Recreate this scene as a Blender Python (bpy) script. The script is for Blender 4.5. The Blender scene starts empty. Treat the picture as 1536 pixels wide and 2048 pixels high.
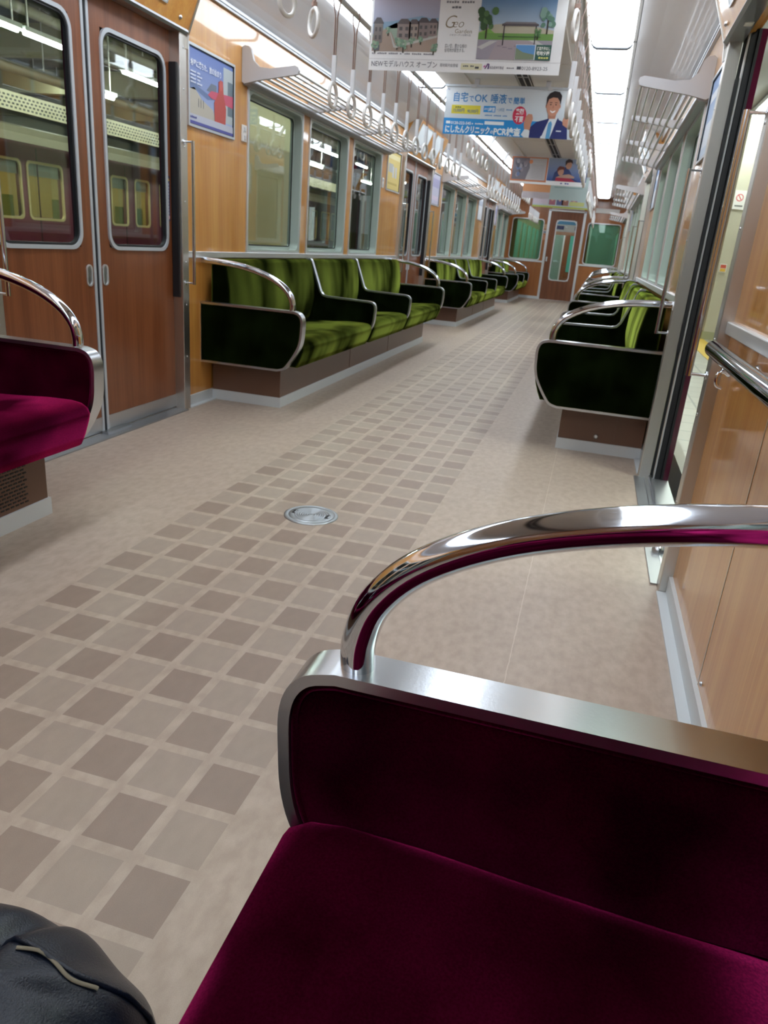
import bpy, bmesh, math, random
from mathutils import Vector, Matrix
random.seed(7)
S = bpy.context.scene
COL = S.collection
PI = math.pi

# ---------------------------------------------------------------- camera
f_px, yaw, pit, rol = 1459.42, math.radians(-14.0226), math.radians(-20.274), math.radians(4.862)
cam_pos = Vector((0.8896, -0.6899, 0.9898))
fw = Vector((math.sin(yaw)*math.cos(pit), math.cos(yaw)*math.cos(pit), math.sin(pit)))
rt = Vector((math.cos(yaw), -math.sin(yaw), 0)); up = rt.cross(fw)
r2 = rt*math.cos(rol)+up*math.sin(rol); u2 = -rt*math.sin(rol)+up*math.cos(rol)
cd = bpy.data.cameras.new('camera'); cam = bpy.data.objects.new('camera', cd); COL.objects.link(cam)
M = Matrix((( r2.x, u2.x, -fw.x, cam_pos.x), (r2.y, u2.y, -fw.y, cam_pos.y), (r2.z, u2.z, -fw.z, cam_pos.z), (0,0,0,1)))
cam.matrix_world = M
cd.sensor_fit = 'VERTICAL'; cd.sensor_height = 36.0; cd.sensor_width = 27.0
cd.lens = f_px/2048*36.0; cd.clip_start = 0.02; cd.clip_end = 200
cd.dof.use_dof = True; cd.dof.focus_distance = 1.05; cd.dof.aperture_fstop = 13.0
S.camera = cam
# ---------------------------------------------------------------- world, exposure
W = bpy.data.worlds.new('world'); S.world = W; W.use_nodes = True
bg = W.node_tree.nodes['Background']; bg.inputs[0].default_value = (0.62, 0.72, 0.78, 1); bg.inputs[1].default_value = 0.10
S.view_settings.view_transform = 'Standard'; S.view_settings.look = 'None'
S.view_settings.exposure = 0.42; S.view_settings.gamma = 1.0; S.view_settings.use_curve_mapping = False
LIGHT = 6.0        # car light diffusers
TUBE = 90.0        # station tubes

# ---------------------------------------------------------------- materials
def lin(c):
    if isinstance(c, str):
        c = c.lstrip('#'); c = [int(c[i:i+2], 16)/255 for i in (0, 2, 4)]
        c = [x/12.92 if x <= .04045 else ((x+.055)/1.055)**2.4 for x in c]
    return (c[0], c[1], c[2], 1)
MC = {}
def new(name):
    m = bpy.data.materials.new(name); m.use_nodes = True; MC[name] = m
    return m, m.node_tree.nodes, m.node_tree.links, m.node_tree.nodes['Principled BSDF']
def mat(name, col, rough=.5, metal=0, emit=0, spec=.5, coat=0, noise=0, nscale=(40, 40, 40), bump=0, bscale=200, ecol=None, alpha=1):
    if name in MC: return MC[name]
    m, N, L, B = new(name)
    c = lin(col)
    B.inputs['Base Color'].default_value = c; B.inputs['Roughness'].default_value = rough
    B.inputs['Metallic'].default_value = metal; B.inputs['Specular IOR Level'].default_value = spec
    B.inputs['Coat Weight'].default_value = coat; B.inputs['Coat Roughness'].default_value = .04
    if emit:
        B.inputs['Emission Color'].default_value = lin(ecol) if ecol else c; B.inputs['Emission Strength'].default_value = emit
    if noise or bump:
        tc = N.new('ShaderNodeTexCoord'); mp = N.new('ShaderNodeMapping'); L.new(tc.outputs['Object'], mp.inputs[0])
        mp.inputs['Scale'].default_value = nscale
        nz = N.new('ShaderNodeTexNoise'); nz.inputs['Scale'].default_value = 1; nz.inputs['Detail'].default_value = 4
        L.new(mp.outputs[0], nz.inputs['Vector'])
        if noise:
            mx = N.new('ShaderNodeMix'); mx.data_type = 'RGBA'
            mx.inputs[6].default_value = [v*(1-noise) for v in c[:3]]+[1]; mx.inputs[7].default_value = [min(1, v*(1+noise)) for v in c[:3]]+[1]
            cr = N.new('ShaderNodeMapRange'); cr.inputs[1].default_value = .3; cr.inputs[2].default_value = .7
            L.new(nz.outputs[0], cr.inputs[0]); L.new(cr.outputs[0], mx.inputs[0]); L.new(mx.outputs[2], B.inputs['Base Color'])
        if bump:
            n2 = N.new('ShaderNodeTexNoise'); n2.inputs['Scale'].default_value = bscale; n2.inputs['Detail'].default_value = 2
            L.new(tc.outputs['Object'], n2.inputs['Vector'])
            b = N.new('ShaderNodeBump'); b.inputs['Strength'].default_value = bump; b.inputs['Distance'].default_value = .002
            L.new(n2.outputs[0], b.inputs['Height']); L.new(b.outputs[0], B.inputs['Normal'])
    return m
def velvet(name, base, sheen, streak):
    m, N, L, B = new(name)
    N.remove(B)
    out = [n for n in N if n.type == 'OUTPUT_MATERIAL'][0]
    tc = N.new('ShaderNodeTexCoord')
    def noise(scale, vec, det=3):
        mp = N.new('ShaderNodeMapping'); L.new(tc.outputs['Object'], mp.inputs[0]); mp.inputs['Scale'].default_value = vec
        n = N.new('ShaderNodeTexNoise'); n.inputs['Scale'].default_value = scale; n.inputs['Detail'].default_value = det
        L.new(mp.outputs[0], n.inputs['Vector']); return n.outputs[0]
    big = noise(1, streak, 2); fine = noise(420, (1, 1, 1), 2)
    mr = N.new('ShaderNodeMapRange'); mr.inputs[1].default_value = .36; mr.inputs[2].default_value = .64
    mr.inputs[3].default_value = .07; mr.inputs[4].default_value = 1.0; L.new(big, mr.inputs[0])
    mf = N.new('ShaderNodeMapRange'); mf.inputs[1].default_value = .3; mf.inputs[2].default_value = .7
    mf.inputs[3].default_value = .72; mf.inputs[4].default_value = 1.15; L.new(fine, mf.inputs[0])
    mu = N.new('ShaderNodeMath'); mu.operation = 'MULTIPLY'; L.new(mr.outputs[0], mu.inputs[0]); L.new(mf.outputs[0], mu.inputs[1])
    def tint(c, fac):
        x = N.new('ShaderNodeMix'); x.data_type = 'RGBA'; x.inputs[6].default_value = (0, 0, 0, 1); x.inputs[7].default_value = lin(c)
        L.new(fac, x.inputs[0]); return x.outputs[2]
    nb = noise(1, (7, 6, 7), 3); mb_ = N.new('ShaderNodeMapRange'); mb_.inputs[1].default_value = .35; mb_.inputs[2].default_value = .65
    mb_.inputs[3].default_value = .45; mb_.inputs[4].default_value = 1.5; L.new(nb, mb_.inputs[0])
    m2 = N.new('ShaderNodeMath'); m2.operation = 'MULTIPLY'; L.new(mb_.outputs[0], m2.inputs[0]); L.new(mf.outputs[0], m2.inputs[1])
    m3 = N.new('ShaderNodeVectorMath'); m3.operation = 'SCALE'; m3.inputs[0].default_value = lin(base)[:3]; L.new(m2.outputs[0], m3.inputs['Scale'])
    d = N.new('ShaderNodeBsdfDiffuse'); L.new(m3.outputs[0], d.inputs[0])
    sh = N.new('ShaderNodeBsdfSheen'); sh.distribution = 'ASHIKHMIN'; sh.inputs['Roughness'].default_value = .35
    L.new(tint(sheen, mu.outputs[0]), sh.inputs['Color'])
    bp = N.new('ShaderNodeBump'); bp.inputs['Strength'].default_value = .25; bp.inputs['Distance'].default_value = .001
    L.new(fine, bp.inputs['Height']); L.new(bp.outputs[0], d.inputs['Normal'])
    a = N.new('ShaderNodeAddShader'); L.new(d.outputs[0], a.inputs[0]); L.new(sh.outputs[0], a.inputs[1])
    L.new(a.outputs[0], out.inputs[0]); return m
def wood(name, c1, c2, rough=.16, coat=.6, axis='Z', bump=.05):
    m, N, L, B = new(name)
    tc = N.new('ShaderNodeTexCoord'); mp = N.new('ShaderNodeMapping'); L.new(tc.outputs['Object'], mp.inputs[0])
    mp.inputs['Scale'].default_value = (170, 170, 3.5)
    n = N.new('ShaderNodeTexNoise'); n.inputs['Scale'].default_value = 1; n.inputs['Detail'].default_value = 5; L.new(mp.outputs[0], n.inputs['Vector'])
    mp2 = N.new('ShaderNodeMapping'); L.new(tc.outputs['Object'], mp2.inputs[0]); mp2.inputs['Scale'].default_value = (14, 14, .7)
    n2 = N.new('ShaderNodeTexNoise'); n2.inputs['Scale'].default_value = 1; L.new(mp2.outputs[0], n2.inputs['Vector'])
    ad = N.new('ShaderNodeMath'); ad.operation = 'MULTIPLY_ADD'; ad.inputs[1].default_value = .55; L.new(n2.outputs[0], ad.inputs[0])
    mu = N.new('ShaderNodeMath'); mu.operation = 'MULTIPLY'; mu.inputs[1].default_value = .45; L.new(n.outputs[0], mu.inputs[0]); L.new(mu.outputs[0], ad.inputs[2])
    mr = N.new('ShaderNodeMapRange'); mr.inputs[1].default_value = .35; mr.inputs[2].default_value = .65; L.new(ad.outputs[0], mr.inputs[0])
    mx = N.new('ShaderNodeMix'); mx.data_type = 'RGBA'; mx.inputs[6].default_value = lin(c1); mx.inputs[7].default_value = lin(c2)
    L.new(mr.outputs[0], mx.inputs[0]); L.new(mx.outputs[2], B.inputs['Base Color'])
    B.inputs['Roughness'].default_value = .35; B.inputs['Coat Weight'].default_value = coat; B.inputs['Coat Roughness'].default_value = rough
    n3 = N.new('ShaderNodeTexNoise'); n3.inputs['Scale'].default_value = 2.6; n3.inputs['Detail'].default_value = 0; L.new(tc.outputs['Object'], n3.inputs['Vector'])
    b = N.new('ShaderNodeBump'); b.inputs['Strength'].default_value = bump; b.inputs['Distance'].default_value = .04
    L.new(n3.outputs[0], b.inputs['Height']); L.new(b.outputs[0], B.inputs['Coat Normal'])
    return m
def glass(name, tint, refl=1.0, dirt=0):
    m, N, L, B = new(name); N.remove(B)
    out = [n for n in N if n.type == 'OUTPUT_MATERIAL'][0]
    t = N.new('ShaderNodeBsdfTransparent'); t.inputs[0].default_value = lin(tint)
    g = N.new('ShaderNodeBsdfGlossy'); g.inputs['Roughness'].default_value = 0.01; g.inputs[0].default_value = (refl, refl, refl, 1)
    fr = N.new('ShaderNodeFresnel'); ge = N.new('ShaderNodeNewGeometry'); io = N.new('ShaderNodeMapRange')
    io.inputs[3].default_value = 1.45; io.inputs[4].default_value = 1/1.45; L.new(ge.outputs['Backfacing'], io.inputs[0]); L.new(io.outputs[0], fr.inputs[0])
    mx = N.new('ShaderNodeMixShader'); L.new(fr.outputs[0], mx.inputs[0]); L.new(t.outputs[0], mx.inputs[1]); L.new(g.outputs[0], mx.inputs[2])
    L.new(mx.outputs[0], out.inputs[0]); return m

FLOOR_C, DARK_C, LITE_C = '#b4a090', '#8d7768', '#a29284'
def floor_mat():
    m, N, L, B = new('linoleum')
    tc = N.new('ShaderNodeTexCoord'); sp = N.new('ShaderNodeSeparateXYZ'); L.new(tc.outputs['Object'], sp.inputs[0])
    def math_(op, a, b=None, c=None):
        n = N.new('ShaderNodeMath'); n.operation = op
        for i, v in enumerate((a, b, c)):
            if v is None: continue
            if hasattr(v, 'is_linked') or hasattr(v, 'links'): L.new(v, n.inputs[i])
            else: n.inputs[i].default_value = v
        return n.outputs[0]
    P_ = .122; Q = .13234
    cx = math_('DIVIDE', math_('SUBTRACT', sp.outputs[0], .3221-6*P_), P_)   # 0..7
    ry = math_('DIVIDE', sp.outputs[1], Q)
    ci = math_('FLOOR', cx); ri = math_('FLOOR', ry)
    fx = math_('SUBTRACT', cx, ci); fy = math_('SUBTRACT', ry, ri)
    inx = math_('LESS_THAN', fx, .819); iny = math_('LESS_THAN', fy, .829)
    rng = math_('MULTIPLY', math_('GREATER_THAN', cx, 0), math_('LESS_THAN', cx, 7))
    tile = math_('MULTIPLY', math_('MULTIPLY', inx, iny), rng)
    par = math_('MODULO', math_('ADD', math_('ADD', ci, ri), 200), 2.0)
    par = math_('LESS_THAN', par, .5)
    def nz(scale, det, vec=(1, 1, 1)):
        mp = N.new('ShaderNodeMapping'); L.new(tc.outputs['Object'], mp.inputs[0]); mp.inputs['Scale'].default_value = vec
        n = N.new('ShaderNodeTexNoise'); n.inputs['Scale'].default_value = scale; n.inputs['Detail'].default_value = det
        L.new(mp.outputs[0], n.inputs['Vector']); return n.outputs[0]
    mott = nz(38, 5, (1, .55, 1)); big = nz(3.0, 2); speck = nz(700, 1)
    def mix(f, a, b, blend='MIX'):
        x = N.new('ShaderNodeMix'); x.data_type = 'RGBA'; x.blend_type = blend
        for i, v in ((0, f), (6, a), (7, b)):
            if isinstance(v, tuple): x.inputs[i].default_value = v
            elif isinstance(v, float): x.inputs[i].default_value = v
            else: L.new(v, x.inputs[i])
        return x.outputs[2]
    def rngmap(v, a, b, c, d):
        r = N.new('ShaderNodeMapRange'); L.new(v, r.inputs[0])
        for i, q in enumerate((a, b, c, d)): r.inputs[i+1].default_value = q
        return r.outputs[0]
    # per tile tone shift
    wn = N.new('ShaderNodeTexWhiteNoise'); wn.noise_dimensions = '2D'; cb = N.new('ShaderNodeCombineXYZ'); L.new(ci, cb.inputs[0]); L.new(ri, cb.inputs[1]); L.new(cb.outputs[0], wn.inputs['Vector'])
    tilec = mix(par, lin(LITE_C), mix(rngmap(wn.outputs['Value'], 0, 1, 0, 1), lin('#927f72'), lin('#988678')))
    base = mix(rngmap(mott, .35, .65, 0, 1), lin('#ad9b8b'), lin('#b5a596'))
    c = mix(tile, base, tilec)
    c = mix(1.0, c, mix(rngmap(mott, .3, .7, 0, 1), (.955, .955, .955, 1), (1.04, 1.035, 1.03, 1)), 'MULTIPLY')
    c = mix(1.0, c, mix(rngmap(speck, .3, .7, 0, 1), (.93, .93, .93, 1), (1.05, 1.05, 1.05, 1)), 'MULTIPLY')
    c = mix(1.0, c, mix(rngmap(big, .3, .7, 0, 1), (.96, .96, .96, 1), (1.03, 1.03, 1.03, 1)), 'MULTIPLY')
    # welded seam between the sheets at x = 0.835
    wob = math_('MULTIPLY', math_('SUBTRACT', nz(40, 2), .5), .006)
    seam = math_('LESS_THAN', math_('ABSOLUTE', math_('SUBTRACT', math_('ADD', sp.outputs[0], wob), .835)), .0016)
    seam = math_('MULTIPLY', seam, .55)
    c = mix(seam, c, lin('#cdbfb0'))
    L.new(c, B.inputs['Base Color'])
    B.inputs['Roughness'].default_value = .42; B.inputs['Specular IOR Level'].default_value = .45
    b = N.new('ShaderNodeBump'); b.inputs['Strength'].default_value = .12; b.inputs['Distance'].default_value = .001
    L.new(speck, b.inputs['Height']); L.new(b.outputs[0], B.inputs['Normal'])
    return m

M_floor = floor_mat()
M_wood = wood('orange_veneer', '#bf7d35', '#d59d50', rough=.05, coat=.75)
M_door = wood('red_brown_veneer', '#6f3c1f', '#8a5230', rough=.22, coat=.35)
M_endw = wood('brown_veneer', '#96592a', '#ad6c37', rough=.12, coat=.5)
M_chrome = mat('polished_steel', (.74, .78, .85), .07, 1)
M_chromeb = mat('chromed_tube', (.70, .73, .77), .12, 1)
M_steel = mat('brushed_steel', (.60, .62, .65), .28, 1, bump=.05, bscale=300)
M_steeld = mat('stainless_pillar', (.64, .62, .58), .34, 1)
M_alu = mat('aluminium', (.74, .75, .76), .38, .75)
M_alug = mat('sage_aluminium', '#b4c1b9', .4, .2)
M_kick = mat('kick_strip_aluminium', '#cfd4d6', .45, .1)
M_ceil = mat('ceiling_gloss', '#dddde0', .16, coat=.5)
M_ceilw = mat('ceiling_matt', '#dcd8d2', .4)
M_ceilg = mat('ceiling_grey_trim', '#a9abaf', .35, .4)
M_black = mat('black_rubber', '#15161a', .5)
M_slot = mat('duct_black', '#1a1715', .7)
M_frame = mat('pale_grey_frame', '#c3c9cf', .35, .3)
M_plinth = mat('brown_enamel', '#6a4d3d', .35)
M_plinth2 = mat('brown_enamel_edge', '#6e5040', .35)
M_rackw = mat('rack_bracket_enamel', '#c9c8ca', .4, .1)
M_white = mat('white_plastic', '#e4e2de', .35)
M_sleeve = mat('sleeve_plastic', '#d9dadd', .35)
M_strap = mat('strap_leather', '#9c8175', .6)
M_diff = mat('light_diffuser', '#ffffff', .4, emit=LIGHT, ecol='#e9f4ff')
M_lfr = mat('light_frame', '#a39e98', .4, .4)
M_glass = glass('clear_glass', '#f3f8f4')
M_glassg = glass('green_glass', '#c3e0d0')
M_green = velvet('green_plush', '#0c1305', '#a3b44c', (4.5, 3.4, 1.0))
M_mag = velvet('magenta_plush', '#2d0211', '#f8348c', (4.2, 3.2, 4.2))
M_leather = mat('navy_black_leather', '#0b1322', .34, spec=.45, bump=.3, bscale=500)
M_tan = mat('frayed_tan_edge', '#7d7562', .8)

# ---------------------------------------------------------------- mesh helpers
class MB:
    def __init__(s): s.v = []; s.f = []; s.m = []; s.mats = []; s.sm = []
    def mi(s, m):
        if m not in s.mats: s.mats.append(m)
        return s.mats.index(m)
    def add(s, vs, fs, m, smooth=False):
        o = len(s.v); s.v += [tuple(p) for p in vs]; k = s.mi(m)
        for f in fs: s.f.append([i+o for i in f]); s.m.append(k); s.sm.append(smooth)
        return s
    def box(s, x0, x1, y0, y1, z0, z1, m):
        vs = [(x, y, z) for z in (z0, z1) for y in (y0, y1) for x in (x0, x1)]
        return s.add(vs, [(0,2,3,1),(4,5,7,6),(0,1,5,4),(2,6,7,3),(0,4,6,2),(1,3,7,5)], m)
    def prism(s, pts, a, b, axis, m, smooth=False):
        """pts: closed outline in the plane across axis; extruded from a to b"""
        n = len(pts)
        def P(p, t):
            if axis == 'y': return (p[0], t, p[1])
            if axis == 'x': return (t, p[0], p[1])
            return (p[0], p[1], t)
        vs = [P(p, a) for p in pts]+[P(p, b) for p in pts]
        s.add(vs, [tuple(range(n))[::-1], tuple(range(n, 2*n))], m)
        return s.add(vs, [(i, (i+1) % n, n+(i+1) % n, n+i) for i in range(n)], m, smooth)
    def ring(s, outer, inner, a, b, axis, m, smooth=True):
        """band between two outlines with the same number of points"""
        n = len(outer)
        def P(p, t):
            if axis == 'y': return (p[0], t, p[1])
            if axis == 'x': return (t, p[0], p[1])
            return (p[0], p[1], t)
        vs = [P(p, a) for p in outer]+[P(p, b) for p in outer]+[P(p, a) for p in inner]+[P(p, b) for p in inner]
        fs1 = []; fs2 = []
        for i in range(n):
            j = (i+1) % n
            fs1 += [(i, j, n+j, n+i), (2*n+i, 3*n+i, 3*n+j, 2*n+j)]
            fs2 += [(i, 2*n+i, 2*n+j, j), (n+i, n+j, 3*n+j, 3*n+i)]
        s.add(vs, fs1, m, smooth); return s.add(vs, fs2, m, False)
    def tube(s, pts, r, m, seg=12, closed=False, flat=1.0, caps=True):
        pts = [Vector(p) for p in pts]; n = len(pts); vs = []
        R = r if isinstance(r, (list, tuple)) else [r]*n
        prev = None
        for i, p in enumerate(pts):
            a = pts[i-1] if (i > 0 or closed) else p; b = pts[(i+1) % n] if (i < n-1 or closed) else p
            t = (b-a).normalized()
            if prev is None:
                u = t.cross(Vector((0, 0, 1)))
                if u.length < .1: u = t.cross(Vector((1, 0, 0)))
                u.normalize()
            else:
                u = (prev - t*prev.dot(t)).normalized()
            prev = u; w = t.cross(u)
            for k in range(seg):
                an = 2*PI*k/seg; vs.append(p+u*math.cos(an)*R[i]+w*math.sin(an)*R[i]*flat)
        fs = []
        for i in range(n if closed else n-1):
            j = (i+1) % n
            for k in range(seg):
                k2 = (k+1) % seg; fs.append((i*seg+k, i*seg+k2, j*seg+k2, j*seg+k))
        s.add(vs, fs, m, True)
        if not closed and caps:
            s.add(vs, [tuple(range(seg))[::-1], tuple(range((n-1)*seg, n*seg))], m)
        return s
    def lathe(s, prof, c, m, seg=32, axis='z'):
        vs = []
        for r, h in prof:
            for k in range(seg):
                a = 2*PI*k/seg; x, y = r*math.cos(a), r*math.sin(a)
                vs.append((c[0]+x, c[1]+y, c[2]+h) if axis == 'z' else ((c[0]+h, c[1]+x, c[2]+y) if axis == 'x' else (c[0]+x, c[1]+h, c[2]+y)))
        fs = []
        for i in range(len(prof)-1):
            for k in range(seg):
                k2 = (k+1) % seg; fs.append((i*seg+k, i*seg+k2, (i+1)*seg+k2, (i+1)*seg+k))
        s.add(vs, fs, m, True); s.add(vs, [tuple(range((len(prof)-1)*seg, len(prof)*seg))], m)
        return s
    def build(s, name, parent=None, label=None, bevel=0, sub=0, recalc=True, kind=None):
        me = bpy.data.meshes.new(name); me.from_pydata(s.v, [], s.f)
        for m in s.mats: me.materials.append(m)
        me.polygons.foreach_set('material_index', s.m); me.polygons.foreach_set('use_smooth', s.sm)
        if recalc:
            b = bmesh.new(); b.from_mesh(me); bmesh.ops.remove_doubles(b, verts=b.verts, dist=1e-5) if bevel else None
            bmesh.ops.recalc_face_normals(b, faces=b.faces)
            if bevel:
                bmesh.ops.bevel(b, geom=[e for e in b.edges if len(e.link_faces) == 2 and e.calc_face_angle(0) > .6], offset=bevel, segments=2, affect='EDGES', profile=.5)
            b.to_mesh(me); b.free()
        me.update()
        o = bpy.data.objects.new(name, me); COL.objects.link(o)
        if parent: o.parent = parent
        if label: o['label'] = label
        if kind: o['kind'] = kind
        return o
def thing(name, label=None, cat=None, loc=(0, 0, 0), rz=0, group=None, kind=None):
    o = bpy.data.objects.new(name, None); COL.objects.link(o); o.location = loc; o.rotation_euler = (0, 0, rz); o.empty_display_size = .1
    return tag(o, label, cat, group, kind)
def tag(o, label=None, cat=None, group=None, kind=None):
    for k, v in (('label', label), ('category', cat), ('group', group), ('kind', kind)):
        if v: o[k] = v
    return o
def kids(o): return [c for c in bpy.data.objects if c.parent == o]
def copy_tree(o, tree=None, parent=None):
    c = o.copy(); COL.objects.link(c)
    if parent is not None: c.parent = parent
    for ch in KIDS(o): copy_tree(ch, None, c)
    return c
def KIDS(o): return [c for c in o.children]
def rrect(x0, x1, z0, z1, r, n=6):
    """rounded rectangle outline; r number or four radii (bl, br, tr, tl)"""
    R = r if isinstance(r, (list, tuple)) else [r]*4
    out = []
    for (cx, cz, a0, rr) in ((x0+R[0], z0+R[0], PI, R[0]), (x1-R[1], z0+R[1], 1.5*PI, R[1]), (x1-R[2], z1-R[2], 0, R[2]), (x0+R[3], z1-R[3], .5*PI, R[3])):
        for i in range(n+1):
            a = a0+.5*PI*i/n; out.append((cx+rr*math.cos(a), cz+rr*math.sin(a)))
    return out
def spline(pts, n=6):
    """Catmull-Rom through points"""
    P = [Vector(p) for p in pts]; out = []
    for i in range(len(P)-1):
        a = P[max(i-1, 0)]; b = P[i]; c = P[i+1]; d = P[min(i+2, len(P)-1)]
        for k in range(n):
            t = k/n; out.append(.5*((2*b)+(c-a)*t+(2*a-5*b+4*c-d)*t*t+(-a+3*b-3*c+d)*t**3))
    out.append(P[-1]); return out
def offset(pts, d):
    """inset a closed outline by d (positive = inwards for ccw)"""
    n = len(pts); out = []
    area = sum(pts[i][0]*pts[(i+1) % n][1]-pts[(i+1) % n][0]*pts[i][1] for i in range(n))
    sg = 1 if area > 0 else -1
    for i in range(n):
        a = Vector(pts[i-1]); p = Vector(pts[i]); b = Vector(pts[(i+1) % n])
        e1 = (p-a); e2 = (b-p)
        if e1.length < 1e-7: e1 = e2
        if e2.length < 1e-7: e2 = e1
        e1 = e1.normalized(); e2 = e2.normalized()
        n1 = Vector((-e1.y, e1.x))*sg; n2 = Vector((-e2.y, e2.x))*sg
        nn = (n1+n2); nn = nn.normalized() if nn.length > 1e-6 else n1
        k = max(.5, nn.dot(n1)); q = p+nn*d/k; out.append((q.x, q.y))
    return out
ORD = ['first', 'second', 'third', 'fourth', 'fifth', 'sixth', 'seventh', 'eighth', 'ninth', 'tenth', 'eleventh', 'twelfth', 'thirteenth', 'fourteenth']
def text_mesh(body, size, m, bold=0.0, align='LEFT', width=None):
    cu = bpy.data.curves.new('t', 'FONT'); cu.body = body; cu.size = size; cu.align_x = align; cu.offset = bold
    cu.resolution_u = 3
    o = bpy.data.objects.new('t', cu); COL.objects.link(o); bpy.context.view_layer.update()
    dg = bpy.context.evaluated_depsgraph_get(); me = bpy.data.meshes.new_from_object(o.evaluated_get(dg))
    vs = [tuple(v.co) for v in me.vertices]; fs = [tuple(p.vertices) for p in me.polygons]
    bpy.data.objects.remove(o); bpy.data.curves.remove(cu); bpy.data.meshes.remove(me)
    if vs and width:
        x0 = min(v[0] for v in vs); x1 = max(v[0] for v in vs); k = width/max(1e-6, x1-x0)
        if align == 'CENTER': vs = [((v[0])*k, v[1], 0) for v in vs]
        else: vs = [((v[0]-x0)*k, v[1], 0) for v in vs]
    return vs, fs
class Flat:
    """flat printed artwork: maps (u, v, layer) to the world"""
    def __init__(s, origin, du, dv, dn, step=.0006): s.o = Vector(origin); s.du = Vector(du); s.dv = Vector(dv); s.dn = Vector(dn); s.st = step; s.mb = MB()
    def P(s, u, v, l): return s.o+s.du*u+s.dv*v+s.dn*(l*s.st)
    def poly(s, pts, m, l=1): s.mb.add([s.P(u, v, l) for u, v in pts], [tuple(range(len(pts)))], m); return s
    def rect(s, u0, u1, v0, v1, m, l=1): return s.poly([(u0, v0), (u1, v0), (u1, v1), (u0, v1)], m, l)
    def disc(s, u, v, r, m, l=1, r2=None, n=24): r2 = r2 or r; return s.poly([(u+r*math.cos(2*PI*i/n), v+r2*math.sin(2*PI*i/n)) for i in range(n)], m, l)
    def text(s, body, u, v, size, m, l=2, bold=0, align='LEFT', width=None, shear=0):
        vs, fs = text_mesh(body, size, m, bold, align, width)
        if vs: s.mb.add([s.P(u+x+shear*y, v+y, l) for x, y, z in vs], fs, m)
        return s
    def fine(s, body, u, v, size, m, l=2, bold=0, align='LEFT', width=.1, shear=0):
        # print too small to read in the photograph: a row of small marks
        k = max(3, int(width/(size*.95))); w = width/k
        for i in range(k):
            if (i*7+int(u*1000)) % 6 == 5: continue
            s.rect(u+i*w, u+i*w+w*.78, v, v+size*.70*(.8+.2*((i*5) % 3)/2), m, l)
        return s
    def build(s, name, parent, label=None):
        o = s.mb.build(name, parent, label, recalc=False); s.mb = MB(); return o
def pm(c, emit=0): return mat('print_'+c.strip('#'), c, .55)

# ---------------------------------------------------------------- layout constants
XW = 1.28                 # inner face of side walls
YE = 17.75                # end wall
OPEN = [(1.67, 2.99), (7.55, 8.87), (13.43, 14.75)]
YB = -4.2                 # back of the modelled stretch
ZT = 2.10                 # top of side wall
WTH = .075

# ---------------------------------------------------------------- structure: floor, ceiling
MB().box(-1.30, 1.30, YB, YE+3.5, -.06, 0, M_floor).build('floor', kind='structure')
# ceiling cross section
def cove(sgn):
    pts = [(1.28, 2.125), (1.245, 2.15), (1.20, 2.172), (1.10, 2.21), (1.0, 2.243), (.885, 2.272)]
    return [(sgn*x, z) for x, z in pts]
cm = MB()
for s in (-1, 1):
    p = cove(s); q = p+[(s*.885, 2.34), (s*1.28, 2.34)]
    cm.prism(q, YB, YE, 'y', M_ceil, smooth=False)
    cm.box(min(s*.60, s*.885), max(s*.60, s*.885), YB, YE, 2.30, 2.34, M_ceilw)
cm.box(-.60, .60, YB, YE, 2.262, 2.34, M_ceilw)
cm.build('ceiling', kind='structure')
# centre panels and joints
cc = MB()
for y in [YB+1.9*k for k in range(11)]:
    y1 = min(y+1.88, YE-.01)
    cc.box(-.33, .03, y, y1, 2.250, 2.262, M_ceilw); cc.box(.15, .47, y, y1, 2.250, 2.262, M_ceilw)
    cc.box(-.40, -.36, y, y1, 2.250, 2.262, M_ceilw)
cc.build('ceiling_trim_1', kind='structure')
MB().box(.045, .135, YB, YE-.02, 2.248, 2.2615, M_slot).build('ceiling_trim_2', kind='structure')
dv = MB()
for x in (.045, .09, .135): dv.box(x-.004, x+.004, YB, YE-.02, 2.2445, 2.248, M_steeld)
for y in [YB+.9*k for k in range(22)]: dv.box(.045, .135, y, y+.02, 2.2445, 2.248, M_steeld)
dv.build('ceiling_trim_3', kind='structure')

# ---------------------------------------------------------------- walls
WIN_Z0, WIN_Z1 = .862, 1.775
WIN = {}
for b, (a, c) in enumerate(((1.43, 1.67), (2.99, 7.55), (8.87, 13.43), (14.75, YE))):
    pass
BAYS = [(YB, 1.67), (2.99, 7.55), (8.87, 13.43), (14.75, YE)]
wins_left = [[], [4.25, 5.27, 6.29], [10.13, 11.15, 12.17], [15.85, 16.87]]
HALF = .435
def wall(side):
    s = side
    mb = MB(); x0, x1 = sorted((s*XW, s*(XW+WTH)))
    for b, (a, c) in enumerate(BAYS):
        a += .04 if a > 0 else 0; c -= .04 if c < YE else 0
        w = wins_left[b]
        if b == 0: w = [-3.5, -2.5, -1.45, -.4] if s < 0 else [-3.66, -2.64, -1.62, -.60, .42]
        mb.box(x0, x1, a, c, 0, WIN_Z0, M_wood); mb.box(x0, x1, a, c, WIN_Z1, ZT, M_wood)
        y = a
        for cy in w:
            mb.box(x0, x1, y, cy-HALF, WIN_Z0, WIN_Z1, M_wood); y = cy+HALF
        mb.box(x0, x1, y, c, WIN_Z0, WIN_Z1, M_wood)
    for (a, c) in OPEN: mb.box(x0, x1, a-.04, c+.04, 1.906, ZT, M_wood)
    return mb.build('wall_left' if s < 0 else 'wall_right', kind='structure')
wall(-1); wall(1)
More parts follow.
